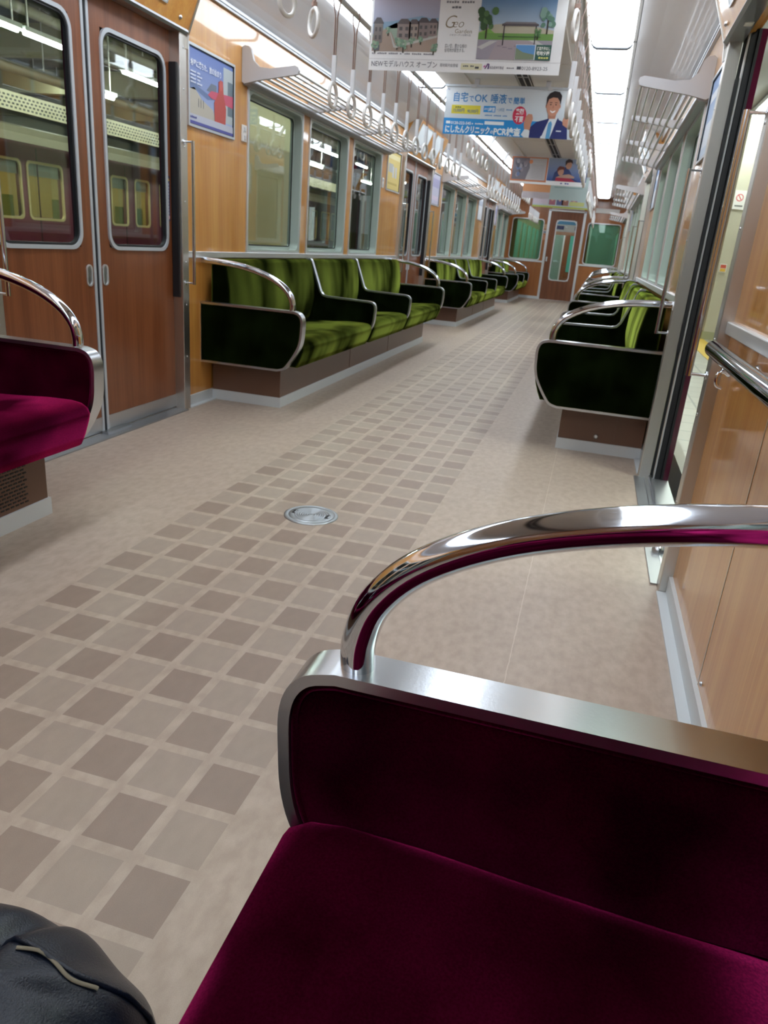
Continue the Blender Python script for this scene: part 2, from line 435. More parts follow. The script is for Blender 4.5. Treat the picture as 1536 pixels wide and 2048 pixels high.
# cornice trim
for s, n in ((-1, 4), (1, 5)):
    x0, x1 = sorted((s*1.262, s*1.29)); x2, x3 = sorted((s*1.225, s*1.29))
    t = MB().box(x0, x1, YB, YE, 2.095, 2.126, M_ceilg); t.box(*sorted((s*1.256, s*1.262)), YB, YE, 2.108, 2.118, M_frame)
    t.build('trim_%d' % n, kind='structure')
# sills and skirting
n = 10
for s in (-1, 1):
    for (a, c) in BAYS:
        a2 = a+(.057 if a > 0 else 0); c2 = c-(.057 if c < YE else 0)
        x0, x1 = sorted((s*1.262, s*1.285))
        MB().box(x0, x1, a2, c2, .822, .856, M_alu).build('trim_%d' % n, kind='structure', bevel=.003); n += 1
        k = MB(); x0, x1 = sorted((s*1.268, s*1.285)); k.box(x0, x1, a2, c2, 0, .062, M_kick)
        x0, x1 = sorted((s*1.240, s*1.27)); k.box(x0, x1, a2, c2, 0, .006, M_kick)
        k.build('baseboard_left' if s < 0 else 'baseboard_right', kind='structure')
# seams and small screws in the wooden wall by the wheelchair space
sm = MB(); sm.box(1.2788, 1.2805, .964, .968, .062, .82, M_steeld); sm.box(1.2788, 1.2805, .964, .968, .86, 2.09, M_steeld)
sm.box(1.2788, 1.2805, -.03, -.026, .062, .82, M_steeld)
sm.lathe([(.006, 0), (.005, -.004), (.002, -.005)], (1.279, .93, .085), M_steel, 10, 'x')
sm.build('trim_%d' % n, kind='structure'); n += 1
# windows
wn = 1
for s in (-1, 1):
    for b, (a, c) in enumerate(BAYS):
        w = wins_left[b]
        if b == 0: w = [-3.5, -2.5, -1.45, -.4] if s < 0 else [-3.66, -2.64, -1.62, -.60, .42]
        for cy in w:
            e = thing('window_%d' % wn, kind='structure', loc=(s*XW, cy, WIN_Z0)); wn += 1
            h = WIN_Z1-WIN_Z0
            f = MB(); o = rrect(-HALF, HALF, 0, h, .004); i = rrect(-HALF+.018, HALF-.018, .014, h-.018, .05)
            xa, xb = s*.002, s*WTH
            # the deep sash with rounded inner corners
            f.ring(o, i, -s*.004, s*.052, 'x', M_alug)
            i2 = offset(i, .022); f.ring(i, i2, s*.052, s*.072, 'x', M_alug)
            f.build('window_frame', e, bevel=0)
            g = MB(); g.ring(offset(i, .020), offset(i, .027), s*.050, s*.056, 'x', M_black); g.build('gasket', e)
            g = MB(); g.prism(offset(i, .018), s*.058, s*.062, 'x', M_glass); g.build('window_pane', e)
            tr = MB(); tr.ring(rrect(-HALF-.012, HALF+.012, -.006, h+.012, .004), rrect(-HALF+.004, HALF-.004, .004, h-.004, .004), -s*.007, s*.001, 'x', M_alu); tr.build('window_trim', e)
# ---------------------------------------------------------------- doorways
def handle(parent, s, y, x):
    r = rrect(-.021, .021, -.047, .047, .020); ri = rrect(-.014, .014, -.040, .040, .0135)
    h = MB(); r = [(y+a, .742+b) for a, b in r]; ri = [(y+a, .742+b) for a, b in ri]
    h.ring(r, ri, x-s*.0045, x+s*.002, 'x', M_alu); h.prism(ri, x-s*.0012, x+s*.002, 'x', M_steel)
    return h.build('door_handle', parent)
def leaf(parent, s, y0, y1, seam_at, x=1.303, ext=False, closed=True):
    """one sliding leaf, 30 mm thick, wood inside, maroon outside"""
    t = .034; X0 = s*x; X1 = s*(x+t)
    wy0, wy1 = y0+.09, y1-.085
    if seam_at == 'hi': wy0, wy1 = y0+.085, y1-.09
    wz0, wz1 = .862, 1.742
    lf = MB(); xm = s*(x+t*.5)
    for (xa, xb, m) in ((X0, xm, M_door), (xm, X1, M_body)):
        a, b_ = sorted((xa, xb))
        lf.box(a, b_, y0, y1, .012, wz0, m); lf.box(a, b_, y0, y1, wz1, 1.90, m)
        lf.box(a, b_, y0, wy0, wz0, wz1, m); lf.box(a, b_, wy1, y1, wz0, wz1, m)
    L_ = lf.build('door_leaf', parent)
    a, b_ = sorted((X0-s*.003, X0))
    k = MB().box(a, b_, y0, y1, .014, .085, M_steel); k.build('kick_plate', L_)
    fr = MB(); o = rrect(wy0-.010, wy1+.010, wz0-.010, wz1+.010, .072); i = rrect(wy0+.006, wy1-.006, wz0+.006, wz1-.006, .060)
    # corner fill between square hole and rounded frame
    fr.ring(o, i, X0-s*.008, X0+s*.004, 'x', M_frame); fr.build('window_frame', L_)
    gk = MB(); i3 = offset(i, .010); gk.ring(i, i3, X0-s*.002, X0+s*.010, 'x', M_black)
    sq = rrect(wy0-.001, wy1+.001, wz0-.001, wz1+.001, .0005); gk.ring(sq, i3, X0+s*.010, X0+s*.014, 'x', M_black); gk.build('gasket', L_)
    MB().prism(sq, X0+s*.016, X0+s*.020, 'x', M_glass).build('window_pane', L_)
    # meeting edge
    ed = MB(); a, b_ = sorted((X0-s*.004, X0+s*.012))
    if seam_at == 'lo': ed.box(a, b_, y0-.002, y0+.013, .012, 1.90, M_frame); hy = y0+.045
    else: ed.box(a, b_, y1-.013, y1+.002, .012, 1.90, M_frame); hy = y1-.045
    ed.build('edge_strip', L_)
    rb = MB(); a, b_ = sorted((X0+s*.001, X1-s*.002))
    if seam_at == 'lo': rb.box(a, b_, y0-.0125, y0-.002, .012, 1.90, M_black)
    else: rb.box(a, b_, y1+.002, y1+.0125, .012, 1.90, M_black)
    rb.build('rubber_seal', L_)
    handle(L_, s, hy, X0)
    return L_
M_body = mat('maroon_lacquer', '#4a1228', .12, coat=.8)
dn = 1
DOORS = {}
for s in (-1, 1):
    for di, (a, c) in enumerate(OPEN):
        e = thing('door_%d' % dn, kind='structure', loc=(0, 0, 0)); dn += 1
        mid = (a+c)/2
        if s < 0:
            leaf(e, s, a-.02, mid-.0125, 'hi'); leaf(e, s, mid+.0125, c+.02, 'lo')
        else:   # doors on the platform side stand open, leaves slid into their pockets
            for (y0, y1, side) in ((a-.66, a-.02, 'hi'), (c+.02, c+.66, 'lo')):
                lf = MB(); lf.box(1.372, 1.385, y0, y1, .012, 1.90, M_body)
                if side == 'lo': lf.box(1.36, 1.3715, y0-.03, y0+.03, .0, 1.90, M_black)
                else: lf.box(1.36, 1.3715, y1-.03, y1+.03, .0, 1.90, M_black)
                lf.build('door_leaf', e)
        # pillars
        for q, (y0, y1) in enumerate(((a-.055, a+.008), (c-.008, c+.055))):
            p = MB(); x0, x1 = sorted((s*1.245, s*(1.299 if s > 0 else 1.336)))
            p.box(x0, x1, y0, y1, 0, 1.905, M_steeld)
            if s > 0:   # deep reveal beside the open doorway, rubber lips
                yy = y0 if q == 1 else y1
                sg = -1 if q == 1 else 1
                def yb(d0, d1): return sorted((yy+sg*d0, yy+sg*d1))
                p.box(1.3122, 1.3245, *yb(-.05, -.004), 0, 1.905, M_alu)
                P_ = p.build('door_pillar', e, bevel=.003)
                k = MB(); k.box(1.299, 1.3122, *yb(-.05, .004), .62, 1.73, M_black); k.box(1.299, 1.3122, *yb(-.05, -.012), 0, 1.905, M_black)
                k.box(1.3245, 1.346, *yb(-.05, .0), 0, 1.905, M_black); k.box(1.349, 1.360, *yb(-.05, .006), 0, 1.905, M_black)
                k.build('rubber_seal', P_)
                k = MB(); k.box(1.360, 1.384, *yb(-.03, .004), .0, 1.905, M_body); k.build('door_edge', P_)
            else:
                P_ = p.build('door_pillar', e, bevel=.003)
                yy = y0 if q == 1 else y1; sg = -1 if q == 1 else 1
                y_a, y_b = sorted((yy, yy+sg*.012)); k = MB().box(-1.300, -1.262, y_a, y_b, .62, 1.73, M_black); k.build('rubber_seal', P_)
            sc = MB()
            for z in (.30, .58, .80, 1.10, 1.36, 1.62, 1.80):
                sc.lathe([(.005, 0), (.004, -s*.002), (.0015, -s*.0025)], (s*1.245, (y0+y1)/2, z), M_steel, 8, 'x')
            sc.build('screws', P_, kind=None)
        # threshold
        t = MB(); x0, x1 = sorted((s*1.225, s*1.385)); t.box(x0, x1, a-.0, c+.0, -.03, .006, mat('sill_steel', (.42, .43, .44), .40, .9))
        x0, x1 = sorted((s*1.300, s*1.309)); t.box(x0, x1, a, c, .006, .010, M_steeld)
        x0, x1 = sorted((s*1.318, s*1.340))
        if s > 0: t.box(1.293, 1.305, a, c, .006, .020, M_steel); t.box(1.27, 1.275, a, c, .006, .009, M_steel)
        T = t.build('threshold', e)
        if s > 0:
            bb = MB()
            for x in (1.268, 1.33): bb.lathe([(.022, 0), (.022, .012), (.013, .024), (.004, .028)], (x, a+.30, .006), M_steel, 16)
            bb.build('stopper', e)
        else:
            MB().box(-1.297, -1.262, mid-.04, mid+.16, .006, .018, M_steel).build('stopper', e)
        # casing over the door, slanting into the car towards the ceiling
        cs = MB(); prof = [(1.336, 1.895), (1.245, 1.868), (1.232, 1.872), (1.10, 2.19), (1.28, 2.19)]
        prof = [(s*x, z) for x, z in prof]
        cs.prism(prof, a-.05, c+.05, 'y', M_wood)
        C_ = cs.build('door_casing', e)
        ed = MB()
        for y in (a-.060, c+.046):
            ed.prism([(s*1.30, 1.80), (s*1.239, 1.80), (s*1.232, 1.86), (s*1.094, 2.192), (s*1.18, 2.192), (s*1.30, 1.95)], y, y+.014, 'y', M_steeld)
        ed.prism([(s*1.30, 1.862), (s*1.238, 1.858), (s*1.226, 1.868), (s*1.230, 1.880), (s*1.30, 1.882)], a-.045, c+.045, 'y', M_steel)
        for y in (a+.05, c-.05, mid): ed.lathe([(.010, 0), (.008, -s*.008), (.003, -s*.009)], (s*(1.217), y, 1.91), M_steel, 10, 'x')
        ed.build('casing_edge', C_)
        if s < 0: MB().prism([(-1.2375, 1.884), (-1.2335, 1.886), (-1.2335, 1.880), (-1.2375, 1.878)], a, c, 'y', M_steel).build('casing_lip', C_)
        # poster set in the casing
        def cp(u, v, d=0): # u along y, v up the slant
            nx, nz = -.318, -.132; L2 = math.hypot(nx, nz)
            x = 1.232-.132*v/.344; z = 1.872+.318*v/.344
            return Vector((s*(x-d*.92), u, z-d*.38))
        pf = MB()
        for (y0, y1) in ((a+.02, mid-.12), (mid+.12, c-.19)):
            vs = [cp(y0, .07, .004), cp(y1, .07, .004), cp(y1, .31, .004), cp(y0, .31, .004)]; pf.add(vs, [(0, 1, 2, 3)], pm('#dfe6ea'))
            for (u0, u1, v0, v1) in ((y0-.008, y1+.008, .062, .07), (y0-.008, y1+.008, .31, .318), (y0-.008, y0, .062, .318), (y1, y1+.008, .062, .318)):
                vs = [cp(u, v, d) for d in (.001, .007) for u, v in ((u0, v0), (u1, v0), (u1, v1), (u0, v1))]
                pf.add(vs, [(0,1,2,3),(4,5,6,7),(0,1,5,4),(1,2,6,5),(2,3,7,6),(3,0,4,7)], M_alu)
        pf.build('casing_poster', C_)
        if di == 0 and s > 0:
            MB().box(1.262, 1.292, 2.72, 2.765, 1.858, 1.8618, M_white).build('sticker', C_)
        if di == 0 and s < 0:
            st = Flat((-1.3026, 2.928, 1.0), (0, 1, 0), (0, 0, 1), (1, 0, 0))
            st.rect(0, .032, 0, .215, pm('#2b2f55'), 1); st.poly([(.005, .192), (.027, .192), (.016, .211)], pm('#e9c93a'), 2)
            st.disc(.016, .018, .011, pm('#e8b7c6'), 2)
            for k in range(10): st.rect(.010, .022, .170-.0152*k, .181-.0152*k, pm('#c9c9da'), 2)
            st.build('warning_sticker', C_)

# ---------------------------------------------------------------- end wall with doorway and two windows
ew = MB(); Y0, Y1 = YE, YE+.06
DWX, DZ = .375, 1.95
wx0, wx1, wz0, wz1 = .50, 1.215, .875, 1.755
for s in (-1, 1):
    def bx(a, b, z0, z1): ew.box(*sorted((s*a, s*b)), Y0, Y1, z0, z1, M_endw)
    bx(DWX, XW+.02, 0, wz0); bx(DWX, XW+.02, wz1, 2.3); bx(DWX, wx0, wz0, wz1); bx(wx1, XW+.02, wz0, wz1)
ew.box(-DWX, DWX, Y0, Y1, DZ, 2.3, M_endw)
ew.build('wall_end', kind='structure')
for s in (-1, 1):
    e = thing('window_%d' % wn, kind='structure'); wn += 1
    a, b = sorted((s*wx0, s*wx1)); o = rrect(a-.012, b+.012, wz0-.012, wz1+.012, .07); i = rrect(a+.008, b-.008, wz0+.008, wz1-.008, .06)
    f = MB(); f.ring(o, i, YE-.008, YE+.05, 'y', M_alu); f.ring(rrect(a-.001, b+.001, wz0-.001, wz1+.001, .0005), i, YE+.02, YE+.03, 'y', M_alu); f.build('window_frame', e)
    MB().prism(i, YE+.03, YE+.036, 'y', M_glassg).build('window_pane', e)
    a, b = sorted((s*.42, s*1.26)); MB().box(a, b, YE-.018, YE, .825, .862, M_alu).build('trim_%d' % n, kind='structure'); n += 1
    a, b = sorted((s*.42, s*1.26)); MB().box(a, b, YE-.012, YE, 0, .062, M_kick).build('baseboard_end', kind='structure')
e = thing('door_%d' % dn, kind='structure'); dn += 1
f = MB(); f.box(-.42, -.365, YE-.02, YE+.06, 0, DZ+.03, M_alu); f.box(.365, .42, YE-.02, YE+.06, 0, DZ+.03, M_alu); f.box(-.42, .42, YE-.02, YE+.06, DZ, DZ+.03, M_alu)
f.build('door_frame', e, bevel=.004)
d = MB(); a, b, z0, z1 = -.215, .235, .455, 1.765
for bxs in ((-.365, .365, .01, z0), (-.365, .365, z1, DZ), (-.365, a, z0, z1), (b, .365, z0, z1)): d.box(bxs[0], bxs[1], YE+.005, YE+.04, bxs[2], bxs[3], M_door)
D_ = d.build('door_leaf', e)
f = MB(); o = rrect(a-.012, b+.012, z0-.012, z1+.012, .085); i = rrect(a+.012, b-.012, z0+.012, z1-.012, .07)
f.ring(o, i, YE-.004, YE+.03, 'y', M_alu); f.ring(rrect(a-.001, b+.001, z0-.001, z1+.001, .0005), i, YE+.01, YE+.02, 'y', M_alu); f.build('window_frame', D_)
MB().prism(i, YE+.018, YE+.022, 'y', M_glass).build('window_pane', D_)
MB().box(-.345, -.31, YE-.022, YE+.005, .86, .96, M_alu).build('door_handle', D_, bevel=.004)

# ================================================================ benches
XN = .645
def nose(p): return [(q.x, q.z) for q in spline([(a, 0, b) for a, b in p], 4)]
def arm_outline(back):
    """armrest panel outline in (distance from centre, z); x grows to the wall"""
    p = [(.795, .240), (.755, .252), (.728, .278), (.690, .335), (.664, .385), (.652, .430), (.648, .480), (.647, .525), (.655, .556), (.674, .576), (.705, .585)]
    p = nose(p); p += [(back, .585), (back, .240)]
    return p
def mid_outline():
    p = [(.795, .240), (.755, .252), (.728, .278), (.690, .335), (.664, .385), (.652, .430), (.648, .480), (.647, .520), (.655, .546), (.674, .562), (.705, .568)]
    p = nose(p)
    p += [(.90, .572), (1.035, .575), (1.065, .582), (1.085, .605), (1.165, .815), (1.178, .832), (1.21, .832), (1.21, .240)]
    return p
def tube_pts():
    c = [(.722, 0, .578), (.721, 0, .615), (.735, 0, .660), (.775, 0, .705), (.845, 0, .745), (.935, 0, .775), (1.04, 0, .796), (1.15, 0, .806), (1.279, 0, .811)]
    return spline(c, 6)
def soft(pts_prof, y0, y1, m, edge=.03, n=3, crown=0):
    """upholstered block: profile in (x,z), extruded along y with rounded ends"""
    mb = MB(); k = len(pts_prof); vs = []; rows = []
    ys = []
    for i in range(n+1):
        a = .5*PI*i/n; ys.append((y0+edge*(1-math.sin(a)), edge*(1-math.cos(a))*0+edge*(1-math.sin(PI/2-a)) if False else edge*(1-math.cos(PI/2-a))))
    ys = [(y0+edge*(1-math.cos(.5*PI*i/n)), edge*(1-math.sin(.5*PI*i/n))) for i in range(n+1)]
    ys += [(y0+(y1-y0)*t, 0) for t in (.25, .5, .75)]
    ys += [(y1-(a-y0), d) for a, d in ys[:n+1][::-1]]
    for y, d in ys:
        for p in offset(pts_prof, d*.6): vs.append((p[0], y, p[1]))
    fs = []
    for r in range(len(ys)-1):
        for i in range(k):
            j = (i+1) % k; fs.append((r*k+i, r*k+j, (r+1)*k+j, (r+1)*k+i))
    mb.add(vs, fs, m, True); mb.add(vs, [tuple(range(k))[::-1], tuple(range((len(ys)-1)*k, len(ys)*k))], m, True)
    return mb
SEAT = [(.700, .262), (.682, .300), (.666, .345), (.660, .372), (.668, .394), (.690, .408), (.73, .414), (.82, .412), (.95, .402), (1.06, .396), (1.17, .396), (1.17, .262)]
BACK = [(1.165, .395), (1.150, .43), (1.135, .48), (1.125, .56), (1.130, .66), (1.145, .75), (1.156, .795), (1.168, .815), (1.19, .822), (1.235, .820), (1.245, .80), (1.245, .395)]
def bench(name, label, s, y0, y1, divs, mt, ends=(True, True), grille=False):
    root = thing(name, label, 'bench seat', loc=(s*.95, (y0+y1)/2, 0), group=None)
    cx, cy = s*.95, (y0+y1)/2
    def fin(mb, nm, par=None, lab=None, bevel=0, off=True):
        mb.v = [(s*v[0]-cx, v[1]-cy, v[2]) for v in mb.v]
        return mb.build(nm, par or root, lab, bevel=bevel)
    ow = .052
    cuts = [y0+ow]+[d for d in divs]+[y1-ow]
    segs = []
    for i in range(len(cuts)-1):
        a = cuts[i]+(.0 if i == 0 else .018); b = cuts[i+1]-(.0 if i == len(cuts)-2 else .018); segs.append((a, b))
    for a, b in segs:
        fin(soft(SEAT, a, b, mt, .026), 'seat_cushion'); fin(soft(BACK, a, b, mt, .03), 'backrest')
    # bases
    pl = MB(); py0, py1 = y0+.13, y1-.10
    pl.box(.828, 1.268, py0, py1, .055, .262, M_plinth)
    PL = fin(pl, 'plinth')
    kk = MB().box(.820, 1.268, py0-.008, py1+.008, 0, .060, M_kick)
    for y in [py0+.12+.5*i for i in range(int((py1-py0)/.5)+1)]: kk.lathe([(.004, 0), (.003, -.0012)], (.820, y, .03), M_steeld, 8, 'x')
    fin(kk, 'kick_strip', PL)
    ln = MB()
    for d in divs: fin(MB().box(.826, .829, d-.004, d+.004, .06, .262, M_plinth2), 'joint_strip', PL)
    fin(MB().box(.8255, .829, py0-.001, py0+.014, .06, .262, M_plinth2), 'joint_strip', PL)
    if grille:
        g = MB(); g2 = MB()
        for r in range(11):
            for k in range(9):
                yy = py1-.10-.022*k-(.011 if r % 2 else 0); zz = .075+.0125*r; g.box(.8262, .829, yy-.0075, yy+.0075, zz, zz+.005, M_black)
        tag(fin(g, 'vent_slots', PL), kind='stuff')
    if name == 'green_bench' and s > 0 and abs(y0-3.225) < .01:
        hh = MB(); hh.ring(rrect(.93, 1.12, .075, .225, .02), rrect(.932, 1.118, .077, .223, .018), py0-.002, py0, 'y', M_plinth2); fin(hh, 'service_hatch', PL)
        fin(MB().lathe([(.012, 0), (.012, -.004), (.007, -.006)], (1.025, py0-.001, .092), M_steel, 16, 'y'), 'lock', PL)
    def arm(ya, yb, outline, nm, tube, cap):
        P = outline; e = fin(MB().ring(P, offset(P, .0125), ya, yb, 'y', M_steel, True), nm)
        v = MB(); q = offset(P, .0127); q2 = offset(P, .020)
        k = len(q); v2 = []
        for y, c in ((ya+.007, q), (ya+.0035, q2), (yb-.0035, q2), (yb-.007, q)):
            v2 += [(a_, y, b_) for a_, b_ in c]
        fs = [(r*k+i, r*k+(i+1) % k, (r+1)*k+(i+1) % k, (r+1)*k+i) for r in range(3) for i in range(k)]
        v.add(v2, fs, mt, True); v.add(v2, [tuple(range(k))[::-1], tuple(range(3*k, 4*k))], mt)
        fin(v, 'plush_panel', e)
        if tube:
            t = MB().tube([(p.x, (ya+yb)/2, p.z) for p in tube_pts()], .0178, M_chrome, 20)
            fin(t, 'grab_rail', e)
        return e
    if ends[0]: arm(y0, y0+ow, arm_outline(1.288), 'end_armrest', True, 1)
    if ends[1]: arm(y1-ow, y1, arm_outline(1.288), 'end_armrest', True, 1)
    for d in divs: arm(d-.018, d+.018, mid_outline(), 'divider_armrest', False, 0)
    return root
bench('magenta_bench', 'magenta plush bench in the foreground at lower right with a chrome grab rail', 1, YB, -.045, [-1.4], M_mag, (False, True))
bench('magenta_bench', 'magenta plush bench at the left edge beside the closed brown doors', -1, YB, 1.432, [.03, -1.15], M_mag, (False, True), grille=True)
bench('green_bench', 'long green plush bench on the left wall, nearest of the green ones there', -1, 3.225, 7.315, [4.70, 5.80], M_green)
bench('green_bench', 'long green plush bench on the left between the second and third doors', -1, 9.105, 13.195, [10.58, 11.68], M_green)
bench('green_bench', 'short green plush bench on the left against the end of the car', -1, 14.985, 17.45, [16.3], M_green)
bench('green_bench', 'long green plush bench on the right wall beyond the open door', 1, 3.225, 7.315, [4.62, 5.82], M_green)
bench('green_bench', 'long green plush bench on the right, second one down the car', 1, 9.105, 13.195, [10.50, 11.70], M_green)
bench('green_bench', 'short green plush bench on the right against the end of the car', 1, 14.985, 17.45, [16.3], M_green)

# ================================================================ ceiling lights
def light_proto():
    root = thing('ceiling_light', loc=(0, 0, 2.30))
    L_ = 1.372; o = [(-.128, .0), (-.124, -.030), (-.112, -.046), (-.092, -.054), (.092, -.054), (.112, -.046), (.124, -.030), (.128, .0)]
    d = MB(); d.prism(o, .015, L_-.015, 'y', M_diff, True)
    d.build('diffuser', root)
    j = MB(); f = MB(); f.box(-.146, -.128, 0, L_, -.018, .0, M_lfr); f.box(.128, .146, 0, L_, -.018, .0, M_lfr)
    for y in (-.008, L_-.016): j.prism([(-.13, 0), (-.126, -.034), (-.115, -.051), (-.094, -.061), (.094, -.061), (.115, -.051), (.126, -.034), (.13, 0)], y, y+.024, 'y', mat('joint_grey', '#4a4e53', .6))
    j.build('end_strip', root)
    f.build('frame', root)
    return root
p0 = light_proto(); first = True
for s in (-1, 1):
    for k in range(-6, 10):
        y = 4.82+1.38*k-1.38
        if y < YB or y+1.37 > YE: continue
        o = p0 if first else copy_tree(p0); first = False
        o.location = (s*.735, y, 2.30)
        idx = round((y-(4.82-1.38*6-1.38))/1.38)
        if y < 1.0: lab = 'white ceiling light panel above the foreground on the %s row, number %s from the back' % ('left' if s < 0 else 'right', ORD[idx])
        else: lab = '%s glowing ceiling light panel of the %s row counted from the top of the photo' % (ORD[idx-5], 'left' if s < 0 else 'right')
        tag(o, lab, 'ceiling light', 'light panels in the %s ceiling row' % ('left' if s < 0 else 'right'))

# ================================================================ strap rails and straps
RX, RZ = .612, 2.135
for s in (-1, 1):
    e = thing('strap_rail', 'long grey rail carrying the %s row of hand straps' % ('left' if s < 0 else 'right'), 'rail', loc=(s*RX, (YB+YE)/2, RZ))
    y0 = YB-(YB+YE)/2+.05
    MB().tube([(0, y0, 0), (0, -y0, 0)], .0145, M_steeld, 12).build('rail', e)
    for y in [.55, 1.93, 3.31, 4.72, 6.10, 7.5, 8.9, 10.3, 11.7, 13.1, 14.5, 15.9, 17.2]:
        yy = y-(YB+YE)/2
        b = MB(); b.prism([(-s*.012, -.018), (s*.012, -.018), (s*.014, .012), (-s*.060, .118), (-s*.085, .118), (-s*.082, .105)], yy-.016, yy+.016, 'y', M_rackw)
        b.build('rail_bracket', e)
def ring_mesh(r=.0565, mr=.0095):
    return [(0, r*math.cos(2*PI*i/28)*(1-.06*math.sin(2*PI*i/28)), r*math.sin(2*PI*i/28)) for i in range(28)]
def strap_proto(long):
    root = thing('hand_strap', loc=(0, 0, RZ))
    zt = -.262 if long else -.112          # top of sleeve relative to rail
    st = MB()
    for sx in (-1, 1):
        pts = [(sx*.0185, .0), (sx*.0185, -.012), (sx*.015, -.040), (sx*.0045, -.088 if long else -.075), (sx*.0035, zt)]
        vs = []
        for px, pz in pts: vs += [(px, -.0075, pz), (px, .0075, pz), (px+sx*.0025, .0075, pz), (px+sx*.0025, -.0075, pz)]
        fs = [(r*4+i, r*4+(i+1) % 4, (r+1)*4+(i+1) % 4, (r+1)*4+i) for r in range(len(pts)-1) for i in range(4)]
        st.add(vs, fs, M_strap)
    vs = []
    for k in range(9):
        an = PI*k/8
        for rr in (.0185, .021):
            for yy in (-.0075, .0075): vs.append((rr*math.cos(an), yy, rr*math.sin(an)))
    st.add(vs, [(k*4+i, k*4+j, k*4+4+j, k*4+4+i) for k in range(8) for i, j in ((0, 1), (1, 3), (3, 2), (2, 0))], M_strap, True)
    st.build('strap', root)
    sl = MB(); h = .118 if long else .018
    sl.prism(rrect(-.0125, .0125, -.0085, .0085, .004, 3), zt-h, zt, 'z', M_sleeve if long else M_strap, False)
    if long: sl.build('sleeve', root, bevel=.0)
    else: sl.build('buckle', root)
    zb = zt-h
    MB().tube([(0, .006*math.cos(a), zb-.004+.012*math.sin(a)) for a in [2*PI*k/10 for k in range(10)]], .0026, M_strap, 6, closed=True).build('loop', root)
    rg = MB(); rg.tube([(p[0], p[1], p[2]+zb-.008-.0565) for p in ring_mesh()], .0098, M_white, 10, closed=True)
    rg.build('ring', root, 'white plastic ring')
    return root
PL_, PS_ = strap_proto(True), strap_proto(False)
usedL = usedS = False
zones = [('short', [2.17, 2.485, 2.80, 3.125], 'over the first doorway'),
         ('long', [3.44+.316*k for k in range(13)], 'over the first green bench'),
         ('short', [7.56, 7.90, 8.24, 8.58, 8.92], 'over the second doorway'),
         ('long', [9.27+.316*k for k in range(13)], 'over the second green bench'),
         ('short', [13.42, 13.76, 14.10, 14.44, 14.78], 'over the third doorway'),
         ('long', [15.12+.316*k for k in range(8)], 'over the farthest green bench')]
for s in (-1, 1):
    for kind, ys, where in zones:
        for k, y in enumerate(ys):
            if kind == 'long':
                o = copy_tree(PL_) if usedL else PL_; usedL = True
            else:
                o = copy_tree(PS_) if usedS else PS_; usedS = True
            tw = random.uniform(-.12, .12)
            if s < 0 and kind == 'short' and k == 3 and y < 4: tw = .75
            if s < 0 and kind == 'short' and k == 2 and y < 4: tw = -.25
            o.location = (s*RX, y, RZ); o.rotation_euler = (0, 0, tw)
            sd = 'left' if s < 0 else 'right'
            if kind == 'long': lab = 'long hand strap, %s rail, %s from near end %s' % (sd, ORD[k], where.replace('over the', 'above'))
            else: lab = 'short hand strap, %s rail, %s from near end %s' % (sd, ORD[k], where.replace('over the', 'above'))
            tag(o, lab, 'hand strap', 'hand straps on the %s rail' % sd)

# ================================================================ luggage racks
def rack(s, y0, y1, lab, nb=4):
    e = thing('luggage_rack', lab, 'luggage rack', loc=(s*1.11, (y0+y1)/2, 1.80)); cx, cy = s*1.11, (y0+y1)/2
    def fin(mb, nm):
        mb.v = [(v[0]-cx, v[1]-cy, v[2]-1.80) for v in mb.v]; return mb.build(nm, e)
    for i in range(nb):
        y = y0+(y1-y0)*i/(nb-1)
        if i in (0, nb-1):
            prof = [(.93, 1.872), (.925, 1.858), (.932, 1.838), (.96, 1.832), (1.18, 1.800), (1.235, 1.788), (1.262, 1.782), (1.278, 1.79), (1.278, 1.965), (1.262, 1.975), (1.235, 1.970), (1.222, 1.955), (1.205, 1.90), (1.17, 1.868), (1.10, 1.862), (.95, 1.880)]
            b = MB().prism([(s*x, z) for x, z in prof], y-.011, y+.011, 'y', M_rackw)
        else:
            prof = [(.93, 1.868), (.93, 1.842), (1.18, 1.806), (1.278, 1.80), (1.278, 1.87), (1.20, 1.85)]
            b = MB().prism([(s*x, z) for x, z in prof], y-.010, y+.010, 'y', M_rackw)
        fin(b, 'bracket')
    for k in range(7):
        x = .945+.238*k/6 if k < 6 else 1.20
        z = 1.853-.042*(x-.945)/.255
        if k in (0, 5, 6): r = .0085
        else: r = .0065
        fin(MB().tube([(s*x, y0, z), (s*x, y1, z)], r, M_alu, 10), 'rod')
    fin(MB().prism([(s*x, z) for x, z in ((1.278, 1.832), (1.225, 1.815), (1.222, 1.788), (1.235, 1.778), (1.278, 1.778))], y0+.01, y1-.01, 'y', M_ceilg), 'back_rail')
    return e
sides = {-1: 'left', 1: 'right'}
for s in (-1, 1):
    rack(s, 3.735, 6.865, 'silver barred luggage rack above the first green bench on the %s' % sides[s])
    rack(s, 9.615, 12.745, 'silver barred luggage rack above the second green bench on the %s' % sides[s])
    rack(s, 15.30, 17.42, 'silver barred luggage rack above the %s bench at the far end' % sides[s], 3)

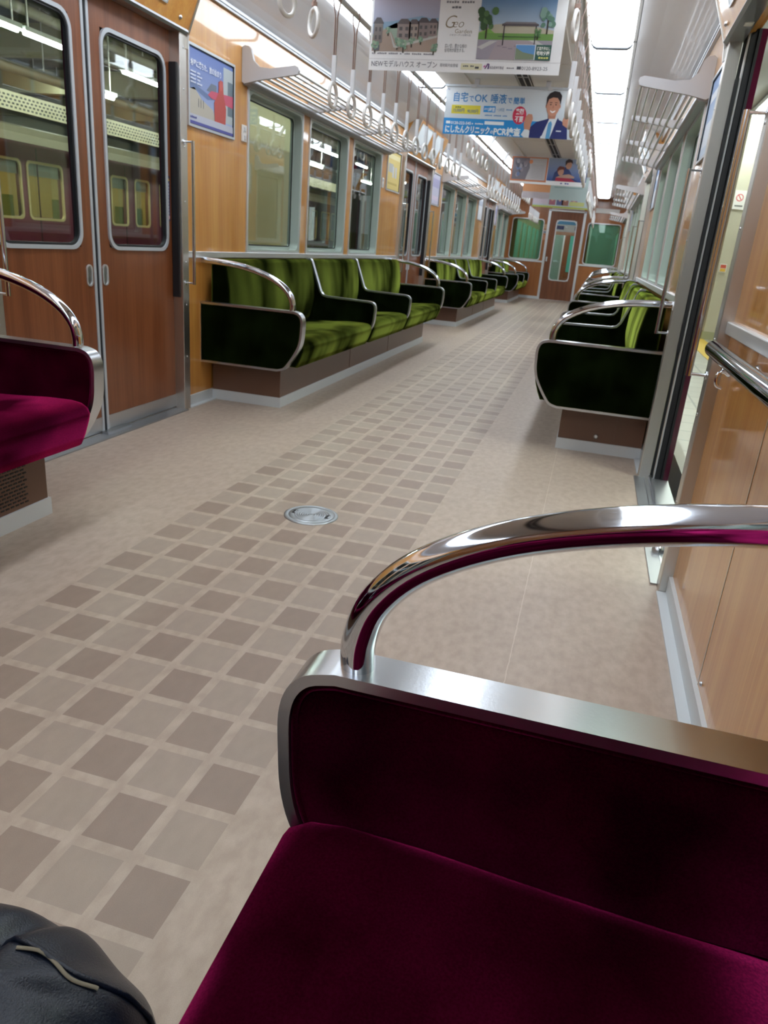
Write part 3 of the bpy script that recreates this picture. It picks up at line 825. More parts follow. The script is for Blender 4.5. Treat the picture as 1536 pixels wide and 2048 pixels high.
# ================================================================ grab poles by the doors
def pole(s, y, yw, lab):
    e = thing('grab_pole', lab, 'grab pole', loc=(s*1.195, y, .69), group='slim upright grab poles beside the doors')
    MB().tube([(0, 0, 0), (0, 0, .70)], .0085, M_chromeb, 12).build('pole', e)
    for z in (.006, .694):
        a = MB().tube(spline([(0, 0, z), (s*.03, 0, z), (s*.050, 0, z)], 3), .005, M_chromeb, 8)
        a.lathe([(.012, 0), (.012, -s*.003)], (s*.0495, 0, z), M_chromeb, 12, 'x'); a.build('arm', e)
dname = ['first', 'second', 'third']
for s in (-1, 1):
    for i, (a, c) in enumerate(OPEN):
        pole(s, a-.02, a, 'slim chrome grab pole on the near side of the %s %s door' % (dname[i], sides[s]))
        pole(s, c+.02, c, 'slim chrome grab pole on the far side of the %s %s door' % (dname[i], sides[s]))
# handrail of the wheelchair space
e = thing('wall_handrail', 'thick polished horizontal handrail on the wooden wall at the right edge', 'handrail', loc=(1.205, .68, .80))
MB().tube([(0, .70, 0), (0, .69, .0), (0, -.60, 0)], [.0185, .0205, .0205], M_chrome, 24).build('rail', e, 'polished round rail')
for y in (.50, -.05, -.52):
    b = MB().tube([(0, y, -.008), (.035, y, -.030), (.075, y, -.030)], .007, M_chrome, 10); b.lathe([(.022, 0), (.020, -.005)], (.0745, y, -.03), M_steel, 16, 'x'); b.build('rail_bracket', e)
e = thing('wall_hook', 'small polished metal hook below the near end of the thick handrail', 'hook', loc=(1.278, 1.49, .735))
MB().lathe([(.017, 0), (.016, -.006), (.010, -.012), (.008, -.022)], (0, 0, 0), M_chrome, 16, 'x').build('base', e)
MB().tube(spline([(-.018, 0, 0), (-.030, -.002, -.015), (-.028, -.004, -.040), (-.012, -.004, -.048)], 5), .0045, M_chrome, 8).build('prong', e)
# small wall plates near the windows
for s, y, lab in ((-1, 3.755, 'small white switch plate beside the first left window'), (-1, 6.80, 'small white plate beside the last window over the first left bench')):
    e = thing('wall_plate', lab, 'wall plate', loc=(s*1.28, y, 1.525))
    MB().box(0, .010, -.030, .030, -.045, .045, M_white).build('plate', e, bevel=.003)
    for z in (-.022, .022): MB().box(.010, .016, -.010, .012, z-.010, z+.010, M_alu).build('button', e)

# ================================================================ floor hatch
e = thing('floor_hatch', 'round ribbed metal floor hatch cover with two slots in the tiled aisle', 'hatch cover', loc=(.0, 1.742, 0))
prof = [(.102, 0), (.102, .002), (.097, .0045), (.088, .0045), (.087, .0035), (.084, .0035), (.083, .0048), (.070, .0048)]
for r in [.066-.0085*k for k in range(7)]: prof += [(r, .0048), (r-.0012, .0034), (r-.0035, .0034), (r-.0047, .0048)]
MB().lathe(prof, (0, 0, 0), mat('hatch_steel', (.42, .45, .47), .38, .8), 56).build('cover', e)
for sx in (-1, 1):
    MB().tube([(sx*.066-.000, -.016*1, .0052), (sx*.066, .016, .0052)], .0075, M_black, 10, flat=.2).build('slot', e)
    MB().tube([(sx*.066+.004, -.014, .0056), (sx*.066+.004, .012, .0056)], .003, M_steel, 8, flat=.4).build('slot_pin', e)

# ================================================================ hanging advertisements
C = lambda c: pm(c)
def gradient(name, c1, c2, z0, z1, axis=2):
    m, N, L, B = new(name)
    tc = N.new('ShaderNodeTexCoord'); sp = N.new('ShaderNodeSeparateXYZ'); L.new(tc.outputs['Object'], sp.inputs[0])
    r = N.new('ShaderNodeMapRange'); r.inputs[1].default_value = z0; r.inputs[2].default_value = z1; L.new(sp.outputs[axis], r.inputs[0])
    x = N.new('ShaderNodeMix'); x.data_type = 'RGBA'; x.inputs[6].default_value = lin(c1); x.inputs[7].default_value = lin(c2)
    L.new(r.outputs[0], x.inputs[0]); L.new(x.outputs[2], B.inputs['Base Color']); B.inputs['Roughness'].default_value = .5
    return m
def hanger(e, y, z, w=1.03, zt=2.25):
    MB().box(-w/2-.01, w/2+.01, y-.012, y+.012, z-.006, z+.012, M_frame).build('hanger_bar', e, bevel=.003)
    for x in (-.28, .28): MB().box(x-.018, x+.018, y-.006, y+.006, z+.012, zt, M_rackw).build('hanger_arm', e)
    for x in (-.30, .30): MB().box(x-.02, x+.02, y-.018, y-.012, z-.012, z+.014, M_rackw).build('hanger_clip', e)
AW, AH = 1.04, .335
def advert(label, y, z, h=AH, w=AW):
    e = thing('hanging_advert', label, 'advertisement')
    sh = Flat((-w/2, y, z), (1, 0, 0), (0, 0, 1), (0, -1, 0))
    MB().box(-w/2, w/2, y, y+.0012, z, z+h, pm('#ececec')).build('sheet', e)
    hanger(e, y, z+h, w)
    return e, sh
def house(F, u, v, w, h, c, roof, l=3):
    F.rect(u, u+w, v, v+h, C(c), l); F.poly([(u-.006, v+h), (u+w+.006, v+h), (u+w*.72, v+h+h*.32), (u+w*.25, v+h+h*.32)], C(roof), l)
    for k in range(2):
        for j in range(2): F.rect(u+w*(.15+.45*k), u+w*(.38+.45*k), v+h*(.18+.42*j), v+h*(.40+.42*j), C('#55504f'), l+1)
def tree(F, u, v, r, c1='#3f5b35', c2='#5f7a4b', l=4, seed=1):
    rnd = random.Random(seed); F.rect(u-.004, u+.004, v-r*1.8, v, C('#3a3226'), l)
    for k in range(16): F.disc(u+rnd.uniform(-r, r)*.8, v+rnd.uniform(-r, r)*.8, r*rnd.uniform(.22, .42), C(c1 if k % 3 else c2), l+1+k*.12, n=9)
# --- advert 1: model houses
e, F = advert('white hanging advert for model houses with two landscape photos, nearest of all', 3.74, 1.872, .364)
g1 = gradient('sky_print_lilac', '#8f9ab4', '#b7aebb', 2.06, 2.24); g2 = gradient('sky_print_blue', '#b8c6d2', '#5b86b0', 2.06, 2.22)
F.rect(.012, .375, .092, .364, g1, 1)
F.poly([(.012, .225), (.12, .232), (.20, .245), (.28, .258), (.33, .247), (.375, .250), (.375, .20), (.012, .20)], C('#7d9ab0'), 2)
F.poly([(.012, .17), (.14, .225), (.375, .235), (.375, .14), (.15, .11), (.012, .14)], C('#8fa08f'), 2)
F.poly([(.012, .092), (.012, .155), (.10, .205), (.16, .115), (.375, .165), (.375, .092)], C('#a08c7e'), 3)
house(F, .018, .13, .05, .09, '#7a706c', '#4f4a4c', 4); house(F, .15, .145, .075, .075, '#8c7d78', '#5c5252', 4)
house(F, .215, .15, .055, .07, '#9a8a80', '#5a4f50', 4); house(F, .265, .155, .06, .072, '#857674', '#504749', 4); house(F, .325, .165, .045, .062, '#8b7b77', '#544a4c', 4)
for k, (u, v, r) in enumerate(((.155, .135, .02), (.19, .125, .022), (.235, .14, .016), (.285, .15, .014), (.36, .115, .02), (.03, .12, .02), (.10, .19, .015))): tree(F, u, v, r, '#71907a', '#8fa88c', 5, k)
F.poly([(.10, .205), (.145, .118), (.375, .170), (.375, .160), (.15, .107), (.135, .110)], C('#b6b3ad'), 6)
F.rect(.02, .055, .095, .12, C('#5d6068'), 6)
F.build('photo_of_houses', e)
F.rect(.595, .985, .065, .364, g2, 1)
F.poly([(.595, .19), (.68, .225), (.80, .232), (.985, .20), (.985, .15), (.595, .15)], C('#b9b39e'), 2)
F.rect(.595, .985, .150, .185, C('#6f9a4e'), 3); F.poly([(.595, .185), (.65, .205), (.68, .185)], C('#7fae55'), 3)
F.poly([(.595, .065), (.595, .155), (.985, .155), (.985, .065)], C('#9f98a3'), 4)
F.poly([(.66, .065), (.70, .155), (.86, .155), (.985, .10), (.985, .065)], C('#a89ba0'), 5)
F.poly([(.595, .12), (.66, .15), (.70, .15), (.62, .11)], C('#c2c1bd'), 6); F.poly([(.86, .155), (.90, .155), (.985, .115), (.985, .105)], C('#c2c1bd'), 6)
F.rect(.715, .905, .218, .228, C('#5a5357'), 7); F.poly([(.72, .228), (.90, .228), (.885, .236), (.735, .236)], C('#7d777a'), 7)
for u in (.725, .89): F.rect(u, u+.006, .13, .22, C('#4a4449'), 7)
F.rect(.70, .92, .168, .172, C('#4c6b40'), 7)
tree(F, .635, .245, .048, '#3c5a38', '#587a4c', 7, 11); tree(F, .95, .255, .040, '#5d8270', '#82a394', 7, 12); tree(F, .905, .19, .018, '#4f7447', '#6b8c5f', 7, 13)
for k in range(9): F.rect(.70+.03*k, .722+.03*k, .125-.006*(k % 3), .129-.006*(k % 3), C('#8a808c'), 8)
F.build('photo_of_park', e)
F.rect(.80, .985, .065, .135, C('#dbe3ea'), 9); F.rect(.802, .90, .067, .133, C('#5e94c8'), 10); F.poly([(.802, .067), (.802, .12), (.84, .10), (.90, .09), (.90, .067)], C('#7c8b72'), 11)
F.rect(.905, .985, .065, .135, C('#2f5c50'), 10)
F.text('建築条件なし', .911, .112, .017, C('#e8ece0'), 11, .0004, width=.068); F.text('宅地分譲', .911, .090, .020, C('#f0f2ea'), 11, .0006, width=.068)
F.fine('全区画販売中', .911, .072, .012, C('#d9dc7e'), 11, width=.066)
F.build('inset_photo', e)
dk = C('#55555c'); gold = C('#8d7d5e'); gy = C('#84838a')
F.fine('自然を感じる街並がここにオープン', .395, .318, .014, gy, 2, width=.165); F.fine('新街区に誕生', .44, .294, .015, gy, 2, width=.07)
F.text('G', .405, .205, .085, gold, 2, -.0012, width=.05, shear=.35); F.text('eo', .452, .208, .058, gold, 2, -.001, width=.055, shear=.35)
F.text('Garden', .468, .182, .027, gold, 2, -.0003, width=.09); F.text('ジオガーデン北摂の丘', .44, .170, .010, gy, 2, width=.115)
F.text('広い空、豊かな緑の', .42, .116, .020, dk, 2, width=.118); F.text('住宅地が誕生する。', .42, .096, .020, dk, 2, width=.110)
F.rect(.0, AW, .055, .0565, C('#b6b5b8'), 2)
F.fine('閑静な住宅地に新しい街区が完成　駅まで徒歩圏内　全区画南向き', .015, .078, .011, gy, 2, width=.17); F.fine('見学会随時開催　予約制　詳しくは販売センターへ', .20, .078, .011, gy, 2, width=.16)
F.text('NEWモデルハウス オープン', .016, .020, .034, C('#4c4c58'), 2, width=.37)
F.text('現地案内会開催', .402, .026, .018, gy, 2, width=.10)
F.rect(.518, .632, .014, .044, C('#d9d5b4'), 2); F.fine('営業時間10:00', .53, .028, .010, dk, 3, width=.06); F.rect(.595, .616, .020, .030, C('#44444a'), 3)
F.poly([(.646, .020), (.652, .020), (.668, .046), (.660, .046)], C('#5b2b6b'), 3); F.poly([(.640, .032), (.650, .040), (.650, .030), (.644, .026)], C('#c2529a'), 3); F.poly([(.662, .020), (.670, .020), (.672, .044), (.666, .044)], C('#4a2f6b'), 3)
F.text('阪急阪神不動産', .674, .022, .015, C('#4a3a58'), 2, width=.075); F.fine('大阪市北区芝田', .755, .024, .009, gy, 2, width=.05)
F.rect(.818, .84, .022, .036, C('#55555c'), 2); F.text('0120-8923-25', .843, .020, .023, dk, 2, width=.135)
F.build('lettering', e)
# --- advert 2: clinic
e, F = advert('white and blue hanging clinic advert with a smiling man in a navy suit', 5.84, 1.852, .345)
bl, wh = C('#1f8fd6'), C('#eef4f8')
F.rect(0, AW, 0, .345, gradient('clinic_paper', '#c9d5df', '#dfe4e8', 1.9, 2.2), 1)
F.rect(0, .82, 0, .118, bl, 2); F.rect(.12+.0, .40, .152, .212, C('#d8cf38'), 2) if False else F.rect(.055, .29, .150, .212, C('#dccf3c'), 2)
F.rect(.315, .41, .168, .212, bl, 2); F.rect(.335, .49, .080, .104, wh, 3)
F.build('colour_fields', e)
F.disc(.605, .155, .054, C('#d42f52'), 3, r2=.064)
F.text('来院', .572, .165, .045, C('#f5f1f4'), 4, .0012, width=.066); F.text('不要', .572, .112, .045, C('#f5f1f4'), 4, .0012, width=.066)
F.build('red_badge', e)
b2 = C('#2f83c4')
F.text('自宅', .065, .242, .072, b2, 3, .001, width=.115); F.text('で', .190, .242, .050, b2, 3, .0006, width=.040); F.text('OK', .235, .240, .072, b2, 3, .001, width=.105)
F.text('唾液', .365, .238, .072, b2, 3, .001, width=.125); F.text('で', .497, .240, .046, b2, 3, .0006, width=.038); F.text('簡単', .545, .236, .052, b2, 3, .001, width=.09)
F.build('headline', e)
F.fine('1検体あたり', .085, .192, .014, C('#4a5d2e'), 3, width=.05); F.text('15,000円', .072, .164, .030, C('#4f6f8e'), 3, .0006, width=.088); F.text('90,000円', .185, .160, .030, C('#4f6f8e'), 3, .0006, width=.088)
F.text('最短', .320, .184, .018, wh, 3, width=.03); F.text('3時間', .352, .176, .032, wh, 3, .0008, width=.052)
F.text('〜24時間', .42, .178, .028, C('#5c8fb8'), 3, width=.06); F.fine('検査結果をお知らせ', .485, .186, .012, b2, 3, width=.06)
F.fine('証明書の発行も可能です', .33, .142, .012, b2, 3, width=.18)
F.build('price_text', e)
F.rect(.02, .055, .076, .096, wh, 3); F.text('0120-222-545', .060, .074, .028, wh, 3, .0006, width=.165); F.fine('受付時間 9:00〜18:00', .232, .078, .014, wh, 3, width=.095)
F.text('にしたんクリニック', .018, .016, .058, wh, 3, .0022, width=.365); F.text('の', .388, .018, .028, wh, 3, .0006, width=.024)
F.text('PCR検査', .415, .012, .062, wh, 3, .0022, width=.215)
F.build('clinic_lettering', e)
F.text('N', .012, .315, .018, C('#4a6bb0'), 3, width=.014); F.build('small_mark', e)
sk, hr, nv = C('#c98f76'), C('#241a1e'), C('#1f2a6b')
F.poly([(.67, 0), (.70, .075), (.745, .115), (.80, .13), (.86, .15), (.93, .13), (.985, .10), (1.0, 0)], nv, 4)
F.poly([(.79, 0), (.80, .12), (.84, .145), (.90, .15), (.925, .125), (.86, 0)], C('#e2e8ee'), 5); F.poly([(.83, 0), (.838, .11), (.856, .125), (.868, .105), (.862, 0)], C('#5a9fce'), 6)
F.poly([(.80, .12), (.845, .15), (.80, .02), (.775, .0), (.78, .08)], nv, 6); F.poly([(.925, .125), (.905, .15), (.862, 0), (.95, 0)], nv, 6)
F.rect(.905, .945, .052, .060, C('#d8dce4'), 7)
F.poly([(.635, .02), (.66, .0), (.70, .0), (.70, .05), (.665, .07)], C('#dfe5ea'), 7)
F.poly([(.655, .06), (.70, .055), (.705, .10), (.715, .135), (.705, .165), (.675, .168), (.655, .145), (.648, .10)], sk, 8)
F.poly([(.95, .10), (.985, .08), (1.0, .13), (.985, .165), (.955, .16), (.945, .13)], sk, 8)
F.poly([(.832, .14), (.885, .14), (.893, .19), (.825, .19)], C('#b87f68'), 7)
F.disc(.858, .228, .050, sk, 8, r2=.070)
F.poly([(.805, .225), (.802, .285), (.82, .315), (.855, .332), (.895, .326), (.915, .30), (.913, .235), (.903, .262), (.885, .285), (.85, .288), (.82, .275), (.812, .25)], hr, 9)
for u in (.838, .878): F.disc(u, .238, .007, C('#3b2a28'), 10, r2=.004, n=10); F.rect(u-.010, u+.010, .250, .254, hr, 10)
F.poly([(.836, .200), (.858, .190), (.882, .200), (.874, .186), (.858, .180), (.844, .187)], C('#f3ecec'), 10); F.poly([(.856, .235), (.862, .235), (.866, .213), (.852, .213)], C('#b87c66'), 9)
for u in (.806, .910): F.disc(u, .226, .006, sk, 8, r2=.013, n=10)
F.build('picture_of_man', e)
# --- advert 3
e, F = advert('hanging advert with an orange framed text panel beside a picture of an embracing couple', 10.59, 1.905, .345)
F.rect(0, .50, .03, .345, C('#c97c54'), 1); F.rect(.02, .48, .05, .325, C('#b9b6b8'), 2)
F.poly([(.02, .05), (.02, .325), (.24, .325), (.255, .20), (.21, .05)], C('#77727c'), 3)
for k in range(14):
    rnd = random.Random(k); F.disc(.05+.17*rnd.random(), .09+.20*rnd.random(), .022, C(['#9a949c', '#5b5864', '#8a8088', '#6b7aa0'][k % 4]), 4+k*.06, r2=.030, n=10)
F.disc(.265, .28, .026, C('#d4875c'), 5); F.build('framed_panel', e)
for k in range(9): F.rect(.28, .45, .24-.02*k, .243-.02*k, C('#8b8a90'), 5)
F.build('lettering', e)
F.rect(.505, AW, .055, .345, gradient('advert_blue', '#2b4a8c', '#9aa8be', 1.96, 2.25), 1)
F.poly([(.58, .055), (.60, .16), (.66, .22), (.76, .24), (.82, .17), (.86, .10), (.95, .055)], C('#31406f'), 2); F.poly([(.62, .055), (.63, .10), (.73, .12), (.84, .09), (.90, .055)], C('#a62a44'), 3)
F.disc(.78, .262, .042, C('#b5876f'), 4, r2=.05); F.poly([(.735, .25), (.73, .31), (.77, .34), (.82, .325), (.835, .28), (.80, .30), (.76, .29)], C('#3a2a2a'), 5)
F.disc(.685, .175, .040, C('#bf907a'), 5, r2=.046); F.poly([(.64, .17), (.63, .21), (.66, .245), (.72, .24), (.74, .20), (.70, .205), (.665, .195)], C('#6b3a34'), 6)
F.poly([(.62, .10), (.70, .135), (.80, .15), (.88, .12), (.87, .10), (.72, .10)], C('#b08f80'), 6)
F.build('picture_of_couple', e)
F.fine('FAMILY', .70, .022, .026, C('#3a4aa0'), 2, .0006, width=.12); F.build('caption', e)
# --- advert 4, 5
e, F = advert('hanging advert with an orange and pale teal heading behind the couple advert', 12.45, 1.845, .345)
F.rect(0, .44, .10, .345, C('#cf9468'), 1); F.rect(.44, AW, 0, .345, C('#a9bab8'), 1)
for k in range(3): F.rect(.03, .38, .20+.03*k, .212+.03*k, C('#c27a48'), 2)
F.rect(.50, .95, .18, .192, C('#7f9a9c'), 2); F.rect(.50, .95, .21, .218, C('#7f9a9c'), 2)
F.rect(.50, .98, .26, .33, C('#c6bfa8'), 2); F.rect(0, .44, .0, .10, C('#b8afb4'), 1)
F.build('colour_fields', e)
e, F = advert('hanging advert with small portrait photos and a yellow green border, farthest back', 14.45, 1.835, .345)
F.rect(0, AW, 0, .345, C('#aab8bd'), 1); F.rect(.0, .28, .05, .30, C('#bfb3bd'), 2); F.rect(.0, AW, .0, .03, C('#a9b052'), 2)
F.build('colour_fields', e)
for k, (u, c) in enumerate(((.36, '#9c5f6b'), (.50, '#5b5e86'), (.60, '#8c5f55'), (.76, '#a07a8a'))):
    F.rect(u-.06, u+.06, .05, .22, C(c), 3); F.disc(u, .15, .026, C('#c39a88'), 4, r2=.034); F.poly([(u-.03, .16), (u-.02, .195), (u+.02, .195), (u+.03, .16)], C('#3b2f33'), 5)
F.rect(.68, .95, .05, .12, C('#b9bd7a'), 5); F.build('portraits', e)

# ================================================================ wall posters
def poster(s, y0, y1, z0, z1, label, draw):
    e = thing('wall_poster', label, 'poster')
    x = s*1.28
    f = MB(); a, b = sorted((x, x-s*.010)); f.ring(rrect(y0, y1, z0, z1, .004), rrect(y0+.012, y1-.012, z0+.012, z1-.012, .002), x-s*.012, x, 'x', M_frame, False); f.build('poster_frame', e)
    f = MB(); f.ring(rrect(y0+.011, y1-.011, z0+.011, z1-.011, .002), rrect(y0+.015, y1-.015, z0+.015, z1-.015, .002), x-s*.010, x-s*.002, 'x', M_black, False); f.build('frame_gasket', e)
    if s < 0: F = Flat((x+.003, y0+.012, z0+.012), (0, 1, 0), (0, 0, 1), (1, 0, 0))
    else: F = Flat((x-.003, y1-.012, z0+.012), (0, -1, 0), (0, 0, 1), (-1, 0, 0))
    draw(F, y1-y0-.024, z1-z0-.024); F.build('poster_print', e)
def p_blue(F, w, h):
    F.rect(0, w, 0, h, gradient('poster_sky', '#a8b6d6', '#5a72b4', 1.5, 1.85), 1)
    F.poly([(0, .05), (0, .16), (.06, .175), (.14, .13), (.26, .10), (.30, .05)], C('#b9b3a6'), 2); F.poly([(0, .165), (0, .225), (.10, .185), (.22, .165), (.26, .15), (.20, .14), (.08, .165)], C('#6b7ea6'), 2)
    F.poly([(.19, .185), (.24, .225), (.30, .225), (.30, .18)], C('#6f7888'), 3); F.rect(.38, w, .06, h*.93, C('#b4bdc0'), 2); F.rect(.43, w, .10, .27, C('#6d7c86'), 3)
    F.poly([(.20, .165), (.24, .190), (w, .205), (w, .145), (.24, .155)], C('#c65a72'), 4)
    F.poly([(.28, .01), (.27, .14), (.32, .19), (.32, .25), (.37, .26), (.38, .19), (.41, .13), (.40, .01)], C('#b8524c'), 5); F.disc(.347, .235, .020, C('#c2615a'), 6, r2=.026)
    for u in (.10, .125, .15): F.rect(u, u+.004, .09, .13, C('#3f4a5c'), 4)
    F.rect(0, w, 0, .05, C('#b9bccb'), 6); F.rect(0, w, 0, .018, C('#5658a0'), 7)
    F.text('希望に満ちた、旅の始まり', .018, h-.085, .034, C('#e9edf6'), 7, .0006, width=.33)
    for k in range(4): F.fine('新しい季節に出かけよう', .018, h-.115-.016*k, .011, C('#dfe5f2'), 7, width=.10+.02*(k % 2))
    F.fine('C  阪急電鉄', .012, .030, .014, C('#4a4c90'), 8, width=.08)
def p_yellow(F, w, h):
    F.rect(0, w, 0, h, C('#d9c478'), 1); F.rect(.05, .22, .16, .24, C('#b4b6b4'), 2); F.rect(.20, .26, .12, .22, C('#c8cbd0'), 3); F.rect(.30, .36, .12, .22, C('#c3c6cc'), 3); F.rect(.05, .4, .05, .07, C('#c2aa5c'), 2); F.rect(.02, w-.02, h-.07, h-.03, C('#e4d9a6'), 2)
def p_lilac(F, w, h):
    F.rect(0, w, 0, h, C('#c3c2d6'), 1); F.rect(.04, w-.04, .20, .30, C('#a9a6c8'), 2); F.rect(.04, w-.04, .05, .10, C('#d4c8dc'), 2)
def p_sky(F, w, h):
    F.rect(0, w, 0, h, gradient('poster_pale', '#c9d6e6', '#7f9cc8', 1.5, 1.85), 1); F.rect(.03, w-.03, .05, .16, C('#dfe4ec'), 2); F.rect(.03, w-.06, .25, .29, C('#e6ebf2'), 2)
def p_white(F, w, h):
    F.rect(0, w, 0, h, C('#d8dce2'), 1); F.rect(.04, w-.04, .22, .30, C('#aeb6c6'), 2)
PZ = (1.472, 1.852)
poster(-1, 3.102, 3.622, *PZ, 'blue framed travel poster on the left wall right of the brown doors', p_blue)
poster(-1, 6.92, 7.435, *PZ, 'pale yellow framed poster left of the second left door', p_yellow)
poster(-1, 8.985, 9.50, *PZ, 'lilac framed poster right of the second left door', p_lilac)
poster(-1, 12.80, 13.315, *PZ, 'pale framed poster left of the third left door', p_white)
poster(-1, 14.865, 15.28, *PZ, 'pale lilac framed poster right of the third left door', p_lilac)
poster(1, 3.102, 3.622, *PZ, 'blue sky framed poster on the right wall just past the open door', p_sky)
poster(1, 6.92, 7.435, *PZ, 'pale blue framed poster on the right before the second doorway', p_sky)
poster(1, 8.985, 9.50, *PZ, 'white framed poster on the right just past the second doorway', p_white)
poster(1, 12.80, 13.315, *PZ, 'pale blue framed poster on the right before the third doorway', p_sky)
# angled advert screen high over the second left door: framed blue poster hung in the aisle
e = thing('end_sign', 'long white sign board on the end wall above the right window', 'sign', loc=(.86, YE, 2.02))
MB().box(-.27, .27, -.03, 0, -.045, .055, M_white).build('board', e, bevel=.004)
e = thing('route_board', 'long white board on the end wall above the door between the cars', 'sign', loc=(0, YE, 2.05))
MB().box(-.36, .36, -.02, 0, -.05, .06, pm('#c9c7c9')).build('board', e)
e = thing('notice_stickers', 'stack of small orange and blue notices on the end wall left of the door', 'notice', loc=(-.455, YE, 1.5))
F = Flat((-.035, -.001, -.18), (1, 0, 0), (0, 0, 1), (0, -1, 0)); F.rect(0, .07, 0, .12, C('#c98a6a'), 1); F.rect(0, .07, .14, .22, C('#c2b4a8'), 1); F.rect(.005, .06, .16, .18, C('#39538f'), 2); F.rect(0, .07, .24, .34, C('#c9a27c'), 1)
F.build('notice', e)

# ================================================================ black leather bag in front of the bench
def bag():
    e = thing('leather_bag', 'dark navy leather bag with stitched seams at the lower left corner', 'bag', loc=(.425, -.325, 0))
    prof = [(0, .0), (.10, .0), (.160, .004), (.182, .03), (.188, .10), (.184, .20), (.172, .252), (.150, .290), (.120, .317), (.085, .335), (.045, .344), (.02, .346), (0, .347)]
    seg = 96; mb = MB(); vs = []
    for (r, z) in prof:
        for k in range(seg):
            a = 2*PI*k/seg; c, s_ = math.cos(a), math.sin(a)
            x = math.copysign(abs(c)**.78, c)*r; y = math.copysign(abs(s_)**.78, s_)*r*.82
            up_ = max(0, (z-.12)/.24)
            # soft folds running across the top, a deep crease between two lobes
            crease = -.034*math.exp(-((x+.020-.25*y)/.014)**2)-.014*math.exp(-((y-.045+.20*x)/.010)**2)
            fold = .007*math.sin(34*x+11*y)+.004*math.sin(57*y-13*x)
            zz = z+up_*(crease+fold)
            k2 = 1+up_*.05*math.sin(4*a+.6)+.02*math.sin(9*a+z*30)*(z > .02)
            vs.append((x*k2, y*k2, zz*.93))
    fs = []
    for i in range(len(prof)-1):
        for k in range(seg):
            k2 = (k+1) % seg; fs.append((i*seg+k, i*seg+k2, (i+1)*seg+k2, (i+1)*seg+k))
    mb.add(vs, fs, M_leather, True)
    o = mb.build('body', e); o.modifiers.new('s', 'SUBSURF').levels = 1; o.modifiers['s'].render_levels = 2
    import mathutils
    bm = bmesh.new(); bm.from_mesh(o.data); tree_ = mathutils.bvhtree.BVHTree.FromBMesh(bm)
    def drape(pts, off):
        out = []
        for x, y in pts:
            h = tree_.ray_cast(Vector((x, y, 1)), Vector((0, 0, -1)))[0]
            out.append((x, y, (h.z if h else .2)+off))
        return out
    def line(p, n=7): return [(q.x, q.y) for q in spline([(a, b, 0) for a, b in p], n)]
    MB().tube(drape(line([(-.14, .05), (-.06, .066), (.02, .062), (.09, .058), (.135, .075), (.158, .085)]), .0005), .0028, M_leather, 8).build('seam_piping', e)
    MB().tube(drape(line([(.03, .052), (.06, .058), (.09, .050), (.115, .058)]), .001), .0021, M_tan, 8, flat=.6).build('frayed_edge', e, 'frayed tan leather edge')
    MB().tube(drape([(-.005+.045*math.cos(a), -.03+.04*math.sin(a)) for a in [2*PI*k/32 for k in range(32)]], .0005), .0035, M_leather, 8, closed=True).build('embossed_ring', e)
    bm.free()
    return e
bag()

# ================================================================ outside, left: tracks, station, train
MB().box(-22, -1.6, -12, 60, -1.25, -1.15, mat('ballast', '#3a3733', .9, noise=.3, nscale=(9, 9, 9))).build('ground', kind='structure')
beige = mat('station_cream', '#e2ddb4', .5); beige2 = mat('station_green_beige', '#9b9c7c', .5); dark = mat('station_dark', '#3b3c3b', .6); 
MB().box(-24, -1.9, -12, 60, 4.3, 4.5, dark).build('ceiling_station_left', kind='structure')
MB().box(-18.6, -18.4, -12, 60, -1.2, 4.4, mat('far_station_wall', '#6d6f68', .6)).build('wall_station_far', kind='structure')
def tubes(x, z, ys, lab, L_=1.0, n0='fluorescent_tube', grp=None):
    for k, y in enumerate(ys):
        e = thing('fluorescent_lamp', lab+', %s from the near end' % ORD[k % 14], 'lamp', loc=(x, y, z), group=grp or lab)
        MB().box(-.05, .05, -L_/2, L_/2, .02, .07, mat('lamp_housing', '#c9ccc9', .5)).build('housing', e)
        MB().tube([(0, -L_/2+.03, 0), (0, L_/2-.03, 0)], .022, M_tube, 8).build('tube', e)
        for yy in (-.4, .4): MB().tube([(0, yy, .06), (0, yy, 4.31-z)], .012, M_steeld, 6).build('hanger', e)
M_tube = mat('lit_tube', '#ffffff', .4, emit=TUBE, ecol='#f2fff6')
tubes(-6.0, 2.93, [7.1, 8.15, 10.1, 12.4, 14.7, 17.3, 18.4, 20.9, 23.2, 25.5], 'white station lamp over the tracks in the upper row')
tubes(-2.7, 3.7, [3.0, 5.0, 7.0, 9.0, 11.0, 13.0], 'added unseen white lamp over the car roof edge')  # lamp row out of view, added to brighten the cream column outside
tubes(-12.5, 3.9, [10.2, 13.2, 16.2, 19.2, 22.2], 'white station lamp behind the maroon train')
tubes(-6.35, 2.63, [9.4, 11.9, 14.3, 17.1, 18.2, 20.4, 22.6], 'white station lamp over the tracks in the lower row')
